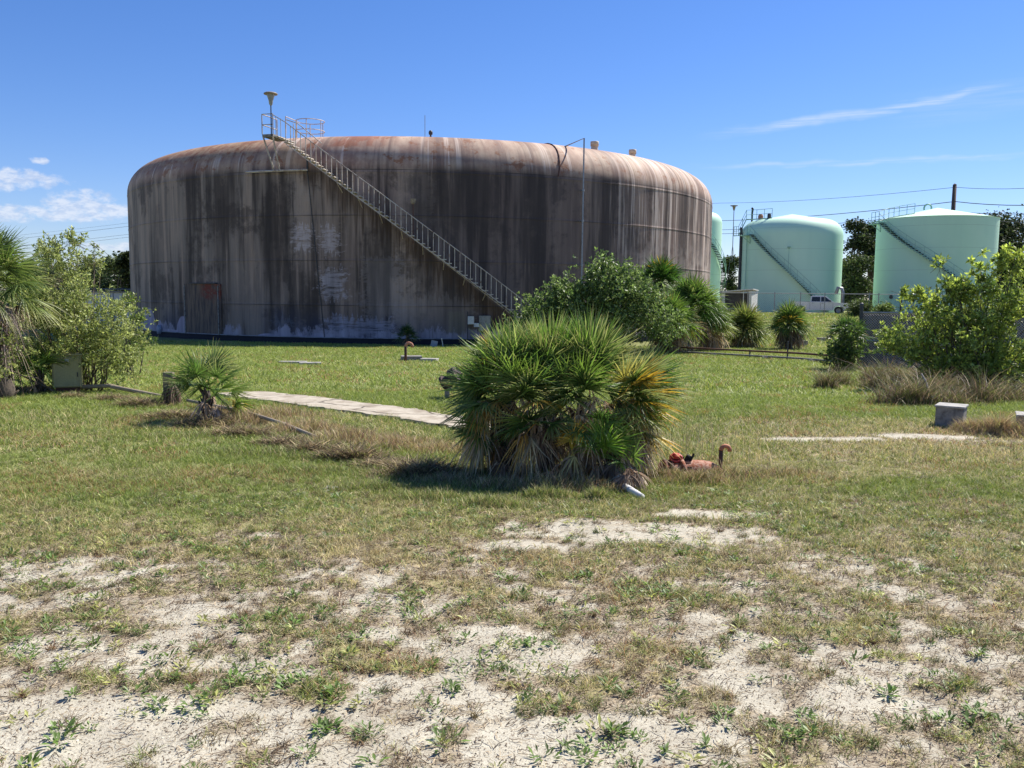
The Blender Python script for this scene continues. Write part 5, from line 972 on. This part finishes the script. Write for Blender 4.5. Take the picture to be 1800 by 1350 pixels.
# ---------------------------------------------------------------- utility pole and power lines
def power():
    P = at(1665, 540, 125); zb = float(gz(P.x, P.y)); zt = at(1665.5, 326, 125).z; P.z = 0
    T = thing('utility_pole', 'dark pointed utility pole standing behind the rightmost green tank', 'utility pole', (P.x, P.y, zb))
    mb = MB(); mb.tube([(0, 0, -.5), (0, 0, zt-zb)], [.42, .27], 10); mb.build('pole', M_pole, T, True)
    mb = MB(); mb.lathe([(.27, 0), (.24, .15), (.01, .32)], 10, (0, 0, zt-zb)); mb.build('pole_cap', M_pole, T)
    labels = ['topmost thin power line passing the pole tip', 'thick power line meeting the pole above the tank roof', 'third power line crossing behind the roof of the rightmost green tank', 'lowest power line crossing behind the green tanks']
    for k, (yl, yp, yr, yfar, r_) in enumerate([(357, 329.5, 331, 392, .030), (388, 354.5, 361, 398, .05), (404, 372, 376, 412, .042), (411, 381, 391, 417, .042)]):
        mb = MB(); a = at(1266, yl, 190); p = Vector((P.x, P.y-.3, at(1665, yp, 125).z)); r0 = at(1803, yr, 112); f = at(225, yfar, 330); far = at(-80, yfar+32, 380); mid = at(740, (yl*.45+yfar*.55)-6, 260); r2 = at(2150, yr+22, 90)
        def seg(u, v, sag, n=10): return [u.lerp(v, i/n)-Vector((0, 0, sag*4*(i/n)*(1-i/n))) for i in range(n+1)]
        mb.tube(seg(r2, r0, .1, 4)[:-1]+seg(r0, p, .15, 4)[:-1]+seg(p, a, .5)[:-1]+seg(a, mid, .3)[:-1]+seg(mid, f, .3)[:-1]+seg(f, far, .3, 5), r_, 4)
        tag(mb.build('power_line', M_wire), labels[k], 'power line', 'overhead power lines')
power()

# ---------------------------------------------------------------- left yard things
def cabinet():
    b = G(119, 692); T = thing('electrical_cabinet', 'faded olive green metal cabinet on a block with a small white sticker', 'electrical box', tuple(b), .40)
    W, D, H = .52, .38, at(119, 625, b.y).z-b.z; z0 = .12
    mb = MB(); mb.box((0, D/2, (z0+H)/2), (W, D, H-z0)); mb.build('body', M_boxgreen, T, bevel=.012)
    mb = MB(); mb.box((.0, -.012, (z0+H)/2-.01), (W-.05, .024, H-z0-.06)); d = mb.build('door', M_boxgreen, T, bevel=.006)
    mb = MB(); mb.box((W/2-.07, -.035, H*.5), (.02, .02, .09)); mb.build('handle', M_darkst, d, bevel=.004)
    mb = MB(); mb.box((-.0, -.027, H-.10), (.09, .004, .055)); mb.build('sticker', M_sticker, d)
    mb = MB(); mb.box((0, D/2-.01, H+.016), (W+.05, D+.06, .03)); mb.build('lid', M_boxgreen, T, bevel=.008)
    mb = MB(); mb.box((0, D/2, .04), (W-.1, D-.06, .16)); mb.build('plinth', M_rustpipe, T, bevel=.01)
cabinet()
def cab_pipe():
    b = G(146, 692); pts = [at(146, 680, b.y), at(195, 678, b.y), at(205, 681, b.y-.05), at(285, 697, b.y-.5), at(345, 716, b.y-1.6)]
    T = thing('fallen_pipe', 'weathered pipe bending from the green cabinet to the short post', 'pipe', tuple(b)); mb = MB(); mb.tube([p-b for p in pts], .04, 8); mb.build('pipe', M_pvc, T, True)
    mb = MB(); mb.tube([pts[1].lerp(pts[2], .5)-b-Vector((.05, 0, 0)), pts[2]-b+Vector((.06, 0, -.01))], .042, 8); mb.build('coupling', M_pvc, T)
    b = G(405, 742); pts = [G(330, 716, .12), G(380, 728, .13), G(410, 735, .14), G(450, 745, .13), G(500, 758, .10), G(556, 774, .04)]; mb = MB(); mb.tube(pts, .028, 8); tag(mb.build('fallen_pipe', M_pvc, None, True), 'pale pipe lying in the dead grass right of the small palmetto', 'pipe')
    q = G(424, 738); mb = MB(); mb.tube([q-Vector((0, 0, .1)), q+Vector((0, 0, .26))], .018, 6); mb.box(q+Vector((0, 0, .27)), (.05, .05, .03)); tag(mb.build('stake', M_darkst), 'short dark stake beside the pale pipe in the dead grass', 'stake')
cab_pipe()
def post():
    b = G(298, 712); H = at(298, 654, b.y).z-b.z; T = thing('weathered_post', 'short square weathered post with dead fronds hanging on it', 'post', tuple(b), .15)
    mb = MB(); mb.box((0, 0, H/2-.05), (.17, .15, H+.1)); mb.build('post_body', M_woodpost, T, bevel=.012)
    mb = MB(); mb.box((.13, .03, H/2-.08), (.09, .12, H*.95)); mb.build('side_board', M_rustpipe, T, bevel=.008)
    palm('dead_frond', 'dead brown fronds draped over the short weathered post', [(b+Vector((.08, -.12, H*.75)), 0, 5, .08, .34, (GRN, [(.16, .1, .07), (.25, .18, .13)]), dict(), b)], None, None, 18, cat='dead fronds') if False else None
    V, F, Cc = [], [], []
    for k in range(6):
        v, f, c = frond((.02+random.gauss(0, .05), -.1, H*.72+random.gauss(0, .05)), -1.3+random.gauss(0, .7), R_(-60), .05, .32, 14, 60, .7, random.choice([(.14, .09, .06), (.25, .18, .13), (.09, .06, .045)]), .018, None, dead=True); o = len(V); V += v; F += [tuple(i+o for i in q) for q in f]; Cc += c
    npmesh('hanging_fronds', V, F, np.array(Cc), M_dead, T)
post()
M_darkrust = weathered('dark_rusted_iron', (.055, .032, .03), (.02, .015, .015), 9, .8, .8, rust=((.13, .05, .035), .6))
def flange():
    b = G(786, 701); T = thing('rusty_flange_pipe', 'tilted dark rusty flange on a white pipe stub left of the big palmetto', 'pipe', tuple(b))
    k = b.y/FPX; top = at(786, 676, b.y)-b
    mb = MB(); mb.tube([(0, 0, -.1), top], .05, 10); mb.build('stub', M_pvc, T, True)
    c = at(792, 668, b.y)-b; d = Vector((.8, -.25, .55)).normalized(); q = d.to_track_quat('Z', 'Y').to_matrix()
    for (z0, z1, r_) in ((-.16, -.11, .17), (-.11, .10, .12), (.05, .12, .19), (.135, .20, .19)):
        mb = MB(); mb.lathe([(.01, z0), (r_, z0), (r_, z1), (.01, z1)], 18); mb.v = [tuple(q @ Vector(v)+c) for v in mb.v]; mb.build('flange_ring' if r_ > .13 else 'elbow_body', M_darkrust, T)
    for a in range(6):
        mb = MB(); p = q @ Vector((math.cos(a*1.047)*.15, math.sin(a*1.047)*.15, .03)); mb.tube([c+p, c+p+d*.2], .014, 6); mb.build('bolt', M_darkrust, T)
flange()
def cane(px, pyb, pyt, label, mt, r_, mt2=None, hook=.10):
    b = G(px, pyb); H = at(px, pyt, b.y).z-b.z; T = thing('vent_pipe', label, 'pipe', tuple(b), 0, None)
    mb = MB(); mb.tube([(0, 0, -.1), (0, 0, H-hook)], r_, 9); mb.build('riser', mt2 or mt, T, True)
    mb = MB(); mb.tube([(hook-hook*math.cos(a), 0, H-hook+hook*math.sin(a)) for a in [math.pi*i/10 for i in range(10)]]+[(2*hook, 0, H-hook*1.25)], r_*1.08, 9); mb.build('hook_elbow', mt, T, True)
cane(713, 635, 603, 'orange topped hooked vent pipe standing on the lawn before the rusty tank', M_pinkpipe, .05, M_rustpipe, .12)
cane(1266, 832, 784, 'rusty orange hooked pipe poking up at the right of the salmon drum', M_orange, .021, M_rustpipe, .045)
def block(px, py, sz, label, mt, rz=0.0, lid=False, group=None):
    b = G(px, py); T = thing('concrete_block', label, 'concrete block', tuple(b), rz, group); mb = MB()
    w, d, h = sz; mb.box((0, d/2, h/2-.03), (w, d, h+.06)); o = mb.build('block_body', mt, T, bevel=.012)
    if lid: mb = MB(); mb.box((0, d/2, h+.012), (w+.03, d+.03, .03)); mb.build('lid', M_conc, T, bevel=.006)
    return T
block(724, 634, (.75, .5, .16), 'low concrete slab at the foot of the orange topped vent pipe', M_conc2, .2)
block(752, 636, (.6, .4, .11), 'broken flat slab right of the vent pipe slab', M_conc, -.2)
block(1667, 753, (.38, .42, at(1666, 716, G(1666, 752).y).z-G(1666, 752).z), 'grey concrete junction box with pale lid on the sandy patch', M_conc2, -.6, True)
block(1818, 768, (.44, .44, .27), 'second grey concrete box cut by the right edge of the picture', M_conc2, -.5, True)
block(1414, 608, (.5, .45, .3), 'small concrete block on the slope, nearer of the two right of the palms', M_conc2, .35)
block(1449, 602, (.5, .45, .3), 'small concrete block on the slope, farther one nearest the dark palm', M_conc2, .35)
def drum():
    b = G(1215, 835, -.035); T = thing('pipe_valve', 'sun bleached salmon pipe with dark valve and red handwheel half buried in dry grass', 'valve', tuple(b), .05)
    k = b.y/FPX; r_ = .13; mb = MB(); pts = [(-.33+.66*i/10, 0, r_*.45) for i in range(11)]; rs = [.11, .115, .12, .12, .13, .135, .135, .13, .12, .09, .03]; mb.tube(pts, rs, 18); mb.build('pipe_body', M_pinkpipe, T, True)
    mb = MB(); mb.tube([(-.10, 0, .05), (-.06, 0, .06)], .16, 18); mb.build('flange_ring', M_pinkpipe, T, True)
    for x in (-.30, -.24): mb = MB(); mb.tube([(x, 0, .05), (x+.03, 0, .05)], .15, 16); mb.build('flange_ring', M_rustpipe, T, True)
    for x in (-.27, -.08):
        for q in range(7):
            a = .3+q*.43; mb = MB(); mb.tube([(x-.045, math.cos(a)*.135, .05+math.sin(a)*.135), (x+.055, math.cos(a)*.135, .05+math.sin(a)*.135)], .012, 6); mb.build('bolt', M_rustpipe, T)
    mb = MB(); mb.tube([(-.16, .02, .05), (-.17, .02, .20)], [.06, .045], 10); mb.box((-.12, .02, .2), (.07, .05, .06)); mb.box((-.03, .02, .2), (.05, .06, .08), Matrix.Rotation(.4, 3, 'Y')); mb.build('valve_body', M_black, T)
    mb = MB(); n = 16; c = Vector((-.17, 0, .22)); mb.tube([c+Vector((math.cos(6.283*i/n)*.06, -.02+.02*math.sin(6.283*i/n), math.sin(6.283*i/n)*.035)) for i in range(n+1)], .014, 6, caps=False)
    mb.lathe([(.045, -.01), (.05, .02), (.03, .045), (.01, .05)], 14, c); mb.build('handwheel', M_red, T)
    mb = MB(); mb.tube([(-.08, .01, .16), (-.05, -.02, .25), (-.01, -.02, .2), (.02, 0, .26)], .014, 6); mb.build('valve_lever', M_black, T)
drum()
def white_pipe():
    b = G(1112, 872); p = G(1098, 866, .06); q = G(1128, 878, .02); mb = MB(); mb.tube([p, q], .032, 12); T = mb.build('pipe_end', M_white, None, True); tag(T, 'short white pipe end lying on the sand below the palmetto', 'pipe')
    # bleached rock
    c = G(1098, 842); mb = MB(); n = 10; vs_ = []
    for i in range(1, 6):
        for j in range(n):
            t = math.pi*i/6/1.7; a = 6.283*j/n; r = .13*math.sin(t)*random.uniform(.85, 1.1); vs_.append((c.x+r*math.cos(a)*1.3, c.y+r*math.sin(a), c.z-.02+.12*math.cos(t)*random.uniform(.9, 1.1)))
    vs_.append((c.x, c.y, c.z+.11)); mb.add(vs_, [(i*n+j, (i+1)*n+j, (i+1)*n+(j+1) % n, i*n+(j+1) % n) for i in range(4) for j in range(n)]+[(50, j, (j+1) % n) for j in range(n)]); tag(mb.build('rock', M_cream), 'pale tan rock under the dead fronds right of the palmetto foot', 'rock')
    p0 = G(1638, 712); mb = MB(); mb.tube([p0-Vector((0, 0, .05)), at(1633, 690, p0.y), at(1627, 670, p0.y), at(1620, 657, p0.y)], [.018, .022, .02, .012], 6); mb.tube([at(1633, 690, p0.y), at(1640, 700, p0.y-.1)], .01, 5); tag(mb.build('dead_branch', weathered('grey_dead_wood', (.62, .55, .5), (.16, .12, .11), 14, .9, .6), None, True), 'bare grey dead branch leaning in the brown grass left of the concrete box', 'branch')
    c = G(580, 860); mb = MB()
    for i in range(7): mb.box((c.x+random.gauss(0, .05), c.y+random.gauss(0, .05), c.z+.015), (random.uniform(.04, .09), random.uniform(.02, .05), .012), Matrix.Rotation(random.uniform(0, 3), 3, 'Z') @ Matrix.Rotation(random.uniform(-.3, .3), 3, 'X'))
    tag(mb.build('litter', M_conc2), 'small pile of dark grey flat scraps on the grass', 'litter')
    # white plate leaning at the tank foot
    c = at(763, 605, 44.6); mb = MB(); mb.box(c, (.34, .03, .38), Matrix.Rotation(.2, 3, 'Y')); mb.tube([c+Vector((.1, .1, .0)), Vector((c.x+.1, c.y+.1, float(gz(c.x, c.y))-.1))], .02, 5); T = tag(mb.build('sign_plate', weathered('pale_plate', (.35, .38, .42), (.2, .22, .25), 3, .6, .4)), 'small blank pale plate on a short stake at the foot of the rusty tank', 'plate')
    c = at(778, 596, 44.6); mb = MB(); mb.tube([(c.x-.05, c.y, c.z+.05), (c.x+.05, c.y, float(gz(c.x, c.y))-.1)], .022, 5); tag(mb.build('stake', M_white), 'thin white stake beside the pale plate', 'stake')
    for k, (px, py, w_) in enumerate(((515, 639, .9), (545, 641, .7))):
        p = G(px, py); mb = MB(); mb.box(p+Vector((0, 0, .03)), (w_, .3, .1), Matrix.Rotation(.1+k*.2, 3, 'Z')); tag(mb.build('concrete_slab', M_conc, None, bevel=.02), ['low pale slab in the lawn, left one of the pair before the tank', 'low pale slab in the lawn, right one of the pair before the tank'][k], 'slab', 'slabs in the lawn')
white_pipe()

# ---------------------------------------------------------------- yard shed, far building, pickup truck, road
def shed():
    Y = 90; A = at(1268, 545, Y); z0 = float(gz(A.x, A.y))-.05; k = Y/FPX; T = thing('shed', 'open fronted white shed with dark screened bay beside the hidden green tank', 'shed', (A.x, A.y, z0), 0)
    W = (1320-1268)*k; D = 2.2; hl = at(1268, 514, Y).z-z0; hr = at(1320, 511, Y).z-z0; sx = (1341-1320)*k
    mb = MB(); mb.add([(W, 0, 0), (W+sx, D, 0), (W+sx, D, hr-.05), (W, 0, hr-.05)], [(0, 1, 2, 3)]); mb.add([(W-.03, .03, 0), (W+sx-.03, D+.03, 0), (W+sx-.03, D+.03, hr-.06), (W-.03, .03, hr-.06)], [(3, 2, 1, 0)]); mb.build('end_wall', M_white, T)
    mb = MB(); mb.box((.17, .05, hl/2), (.34, .1, hl)); mb.build('front_post', M_white, T); mb = MB(); mb.box((W-.14, .05, hr/2), (.28, .1, hr-.05)); mb.build('front_post', M_white, T); mb = MB(); mb.box((W*.73, .04, hr/2), (.08, .08, hr-.1)); mb.build('front_post', M_white, T)
    mb = MB(); mb.box((W*.5, .35, hl/2), (W-.4, .08, hl-.1)); mb.build('dark_screen', weathered('dark_screen', (.035, .03, .03), (.07, .06, .055), 2, .7, .5), T)
    mb = MB(); mb.box((W*.4, .06, .55), (W*.7, .05, .06)); mb.build('rail', M_galv, T)
    mb = MB(); mb.add([(-.35, -.25, hl), (W+.1, -.25, hr+.12), (W+sx+.1, D, hr+.0), (-.35+sx, D, hl-.1), (-.35, -.25, hl+.1), (W+.1, -.25, hr+.22), (W+sx+.1, D, hr+.1), (-.35+sx, D, hl)], [(0, 3, 2, 1), (4, 5, 6, 7), (0, 1, 5, 4), (1, 2, 6, 5), (2, 3, 7, 6), (3, 0, 4, 7)]); mb.build('roof', M_white, T)
    mb = MB(); mb.box((W/2+sx/2, D, hl/2), (W, .08, hl-.1)); mb.build('back_wall', M_white, T)
    p = at(1258, 532, 78); q = at(1288, 556, 76); mid = at(1268, 548, 77); mb = MB(); mb.tube([p, p.lerp(mid, .6)+Vector((-.1, 0, -.1)), mid, q], .06, 6); tag(mb.build('curved_pipe', M_cream, None, True), 'pale curved pipe dropping down the slope left of the shed', 'pipe')
    c = at(1480, 545, 96); g = float(gz(c.x, c.y)); hh = at(1480, 505, 96).z-g; mb = MB(); mb.tube([(c.x, c.y, g), (c.x, c.y, g+hh-.6), (c.x-.15, c.y, g+hh-.1), (c.x-.55, c.y, g+hh-.05), (c.x-.75, c.y, g+hh-.7)], .2, 8); tag(mb.build('gooseneck_pipe', M_galv, None, True), 'grey gooseneck pipe standing right of the dome topped green tank', 'pipe')
shed()
def far_building():
    Y = 70; A = at(150, 535, Y); z0 = float(gz(A.x, A.y)); T = thing('metal_building', 'low white metal wall glimpsed between the left shrub and the tank', 'building', (A.x, A.y, z0)); W = (232-150)/FPX*Y; H = at(205, 514, Y).z-z0
    mb = MB(); mb.box((W/2, 1.5, H/2), (W, 3, H)); mb.build('wall', M_white, T); mb = MB(); mb.box((W/2, 1.5, H+.06), (W+.3, 3.4, .12)); mb.build('roof', M_conc2, T)
    for x in (W*.35, W*.6, W*.8):
        mb = MB(); mb.box((x, -.02, H/2), (.06, .04, H-.1)); mb.build('wall_seam', M_galv, T)
    zt = at(180, 508, 60).z; a = at(100, 508, 60); b_ = at(240, 508, 60); T = thing('pipe_fence', 'thin rail fence in front of the low white wall', 'fence', (a.x, a.y, 0)); mb = MB(); mb.tube([(0, 0, zt), (b_.x-a.x, 0, zt)], .03, 5); mb.build('rail', M_galv, T)
    for k in range(4):
        mb = MB(); x = (b_.x-a.x)*k/3; mb.tube([(x, 0, zt), (x, 0, -1.1)], .035, 5); mb.build('post', M_galv, T)
far_building()
def truck():
    Y = 92; c = at(1441, 546, Y); g = float(gz(c.x, c.y)); T = thing('pickup_truck', 'white four door pickup truck parked in front of the dome topped tank', 'pickup truck', (c.x, c.y, g), R_(-20))
    t = NT('white_car_paint'); mp = t.fin((.72, .71, .72, 1), .3); t.b.inputs['Coat Weight'].default_value = .6
    t = NT('tinted_glass'); mg = t.fin((.02, .025, .03, 1), .06); mch = weathered('chrome', (.5, .5, .5), (.3, .3, .3), 3, .2, .2, metal=.9, bump=0)
    h = .98
    def arch(x, r=.5, n=7, z=.42): return [(x+r*math.cos(math.pi*(1-i/n)), z+r*.98*math.sin(math.pi*(1-i/n))) for i in range(n+1)]
    low = [(-2.95, .62)]+[(-2.4, .48)]+arch(-1.9)+arch(1.85)+[(2.75, .45), (2.92, .55), (2.96, 1.05), (2.85, 1.16), (1.25, 1.28), (-2.93, 1.30)]
    mb = MB(); mb.prism(low, -h, h); mb.build('body', mp, T, bevel=.03)
    cab = [(-1.0, 1.27), (-.95, 1.88), (-.75, 1.95), (.35, 1.95), (.55, 1.90), (1.35, 1.27)]
    mb = MB(); vs_ = []
    for sgn in (-1, 1):
        for x, z in cab: vs_.append((x, sgn*(h-.03-(z-1.27)*.22), z))
    n = len(cab); mb.add(vs_, [tuple(range(n)), tuple(range(2*n-1, n-1, -1))]+[(i+n, (i+1) % n+n, (i+1) % n, i) for i in range(n)]); mb.build('cab', mp, T, bevel=.02)
    def side(x0, x1, x2, x3, z0, z1, nm='window'):
        for sgn in (-1, 1):
            f = lambda z: sgn*(h-.03-(z-1.27)*.22+.006); mb = MB(); mb.add([(x0, f(z0), z0), (x1, f(z0), z0), (x2, f(z1), z1), (x3, f(z1), z1)], [(0, 1, 2, 3) if sgn < 0 else (3, 2, 1, 0)]); mb.build(nm, mg, T)
    side(-.88, .0, -.0, -.82, 1.33, 1.82); side(.08, 1.12, .52, .08, 1.33, 1.82)
    mb = MB(); mb.add([(1.31, -.83, 1.32), (1.31, .83, 1.32), (.62, .72, 1.87), (.62, -.72, 1.87)], [(0, 1, 2, 3)]); mb.v = [(x+.035, y, z+.03) for x, y, z in mb.v]; mb.build('windshield', mg, T)
    mb = MB(); mb.add([(-1.0, .75, 1.38), (-1.0, -.75, 1.38), (-.97, -.68, 1.84), (-.97, .68, 1.84)], [(0, 1, 2, 3)]); mb.v = [(x-.015, y, z) for x, y, z in mb.v]; mb.build('rear_window', mg, T)
    for x in (-1.9, 1.85):
        for sgn in (-1, 1):
            W = bpy.data.objects.new('wheel', None); C.objects.link(W); W.parent = T; W.location = (x, sgn*.84, .41)
            mb = MB(); mb.lathe([(.25, -.13), (.37, -.13), (.41, -.08), (.41, .08), (.37, .13), (.25, .13)], 24); o = mb.build('tyre', M_black, W, True); o.rotation_euler = (math.pi/2, 0, 0)
            mb = MB(); mb.lathe([(.01, -.09), (.08, -.1), (.24, -.06), (.26, -.12), (.26, .12), (.24, .06), (.08, .1), (.01, .09)], 20); o = mb.build('rim', M_galv, W, True); o.rotation_euler = (math.pi/2, 0, 0)
    mb = MB(); mb.box((2.96, 0, .92), (.05, 1.25, .36)); mb.build('grille', M_darkst, T, bevel=.02)
    for sgn in (-1, 1):
        mb = MB(); mb.box((2.9, sgn*.80, .98), (.14, .3, .26)); mb.build('headlight', mg, T, bevel=.03)
        mb = MB(); mb.box((-2.95, sgn*.9, 1.05), (.06, .13, .35)); mb.build('tail_light', M_red, T)
        mb = MB(); mb.box((1.0, sgn*1.1, 1.4), (.14, .22, .2)); mb.build('mirror', M_darkst, T, bevel=.03)
        for x in (.25, -.75): mb = MB(); mb.box((x, sgn*(h+.015), 1.16), (.18, .03, .035)); mb.build('door_handle', M_darkst, T)
        for x in (1.28, .04, -1.02): mb = MB(); mb.box((x, sgn*(h+.001), .9), (.02, .012, .72)); mb.build('door_gap', M_darkst, T)
    mb = MB(); mb.box((3.0, 0, .62), (.14, 1.9, .2)); mb.build('front_bumper', mch, T, bevel=.04); mb = MB(); mb.box((-3.0, 0, .62), (.12, 1.85, .18)); mb.build('rear_bumper', mch, T, bevel=.03)
    mb = MB(); mb.box((-1.98, 0, 1.303), (1.75, 1.6, .012)); mb.build('bed_shade_sheet', M_black, T)  # flat black sheet on the solid body stands in for the shaded bed
truck()
def road():
    a = 88.5; mb = MB(); t = NT('yard_shell_road'); P = t.geo().outputs['Position']; c = t.mix(t.sm(t.noise(P, 1.2, 6, .7), .35, .65), (.42, .38, .30, 1), (.30, .28, .2, 1)); m_ = t.fin(c, .95, 0, .1); vs_ = []
    N_ = 80
    for i in range(N_+1):
        x = 17+i*.9
        for y in (90.0, 91.5, 93, 94.5, 96.0): vs_.append((x, y+.3*math.sin(x*.3), float(gz(x, y))+.03))
    mb.add(vs_, [(i*5+j, i*5+5+j, i*5+6+j, i*5+1+j) for i in range(N_) for j in range(4)]); tag(mb.build('road', m_), kind='structure')
road()
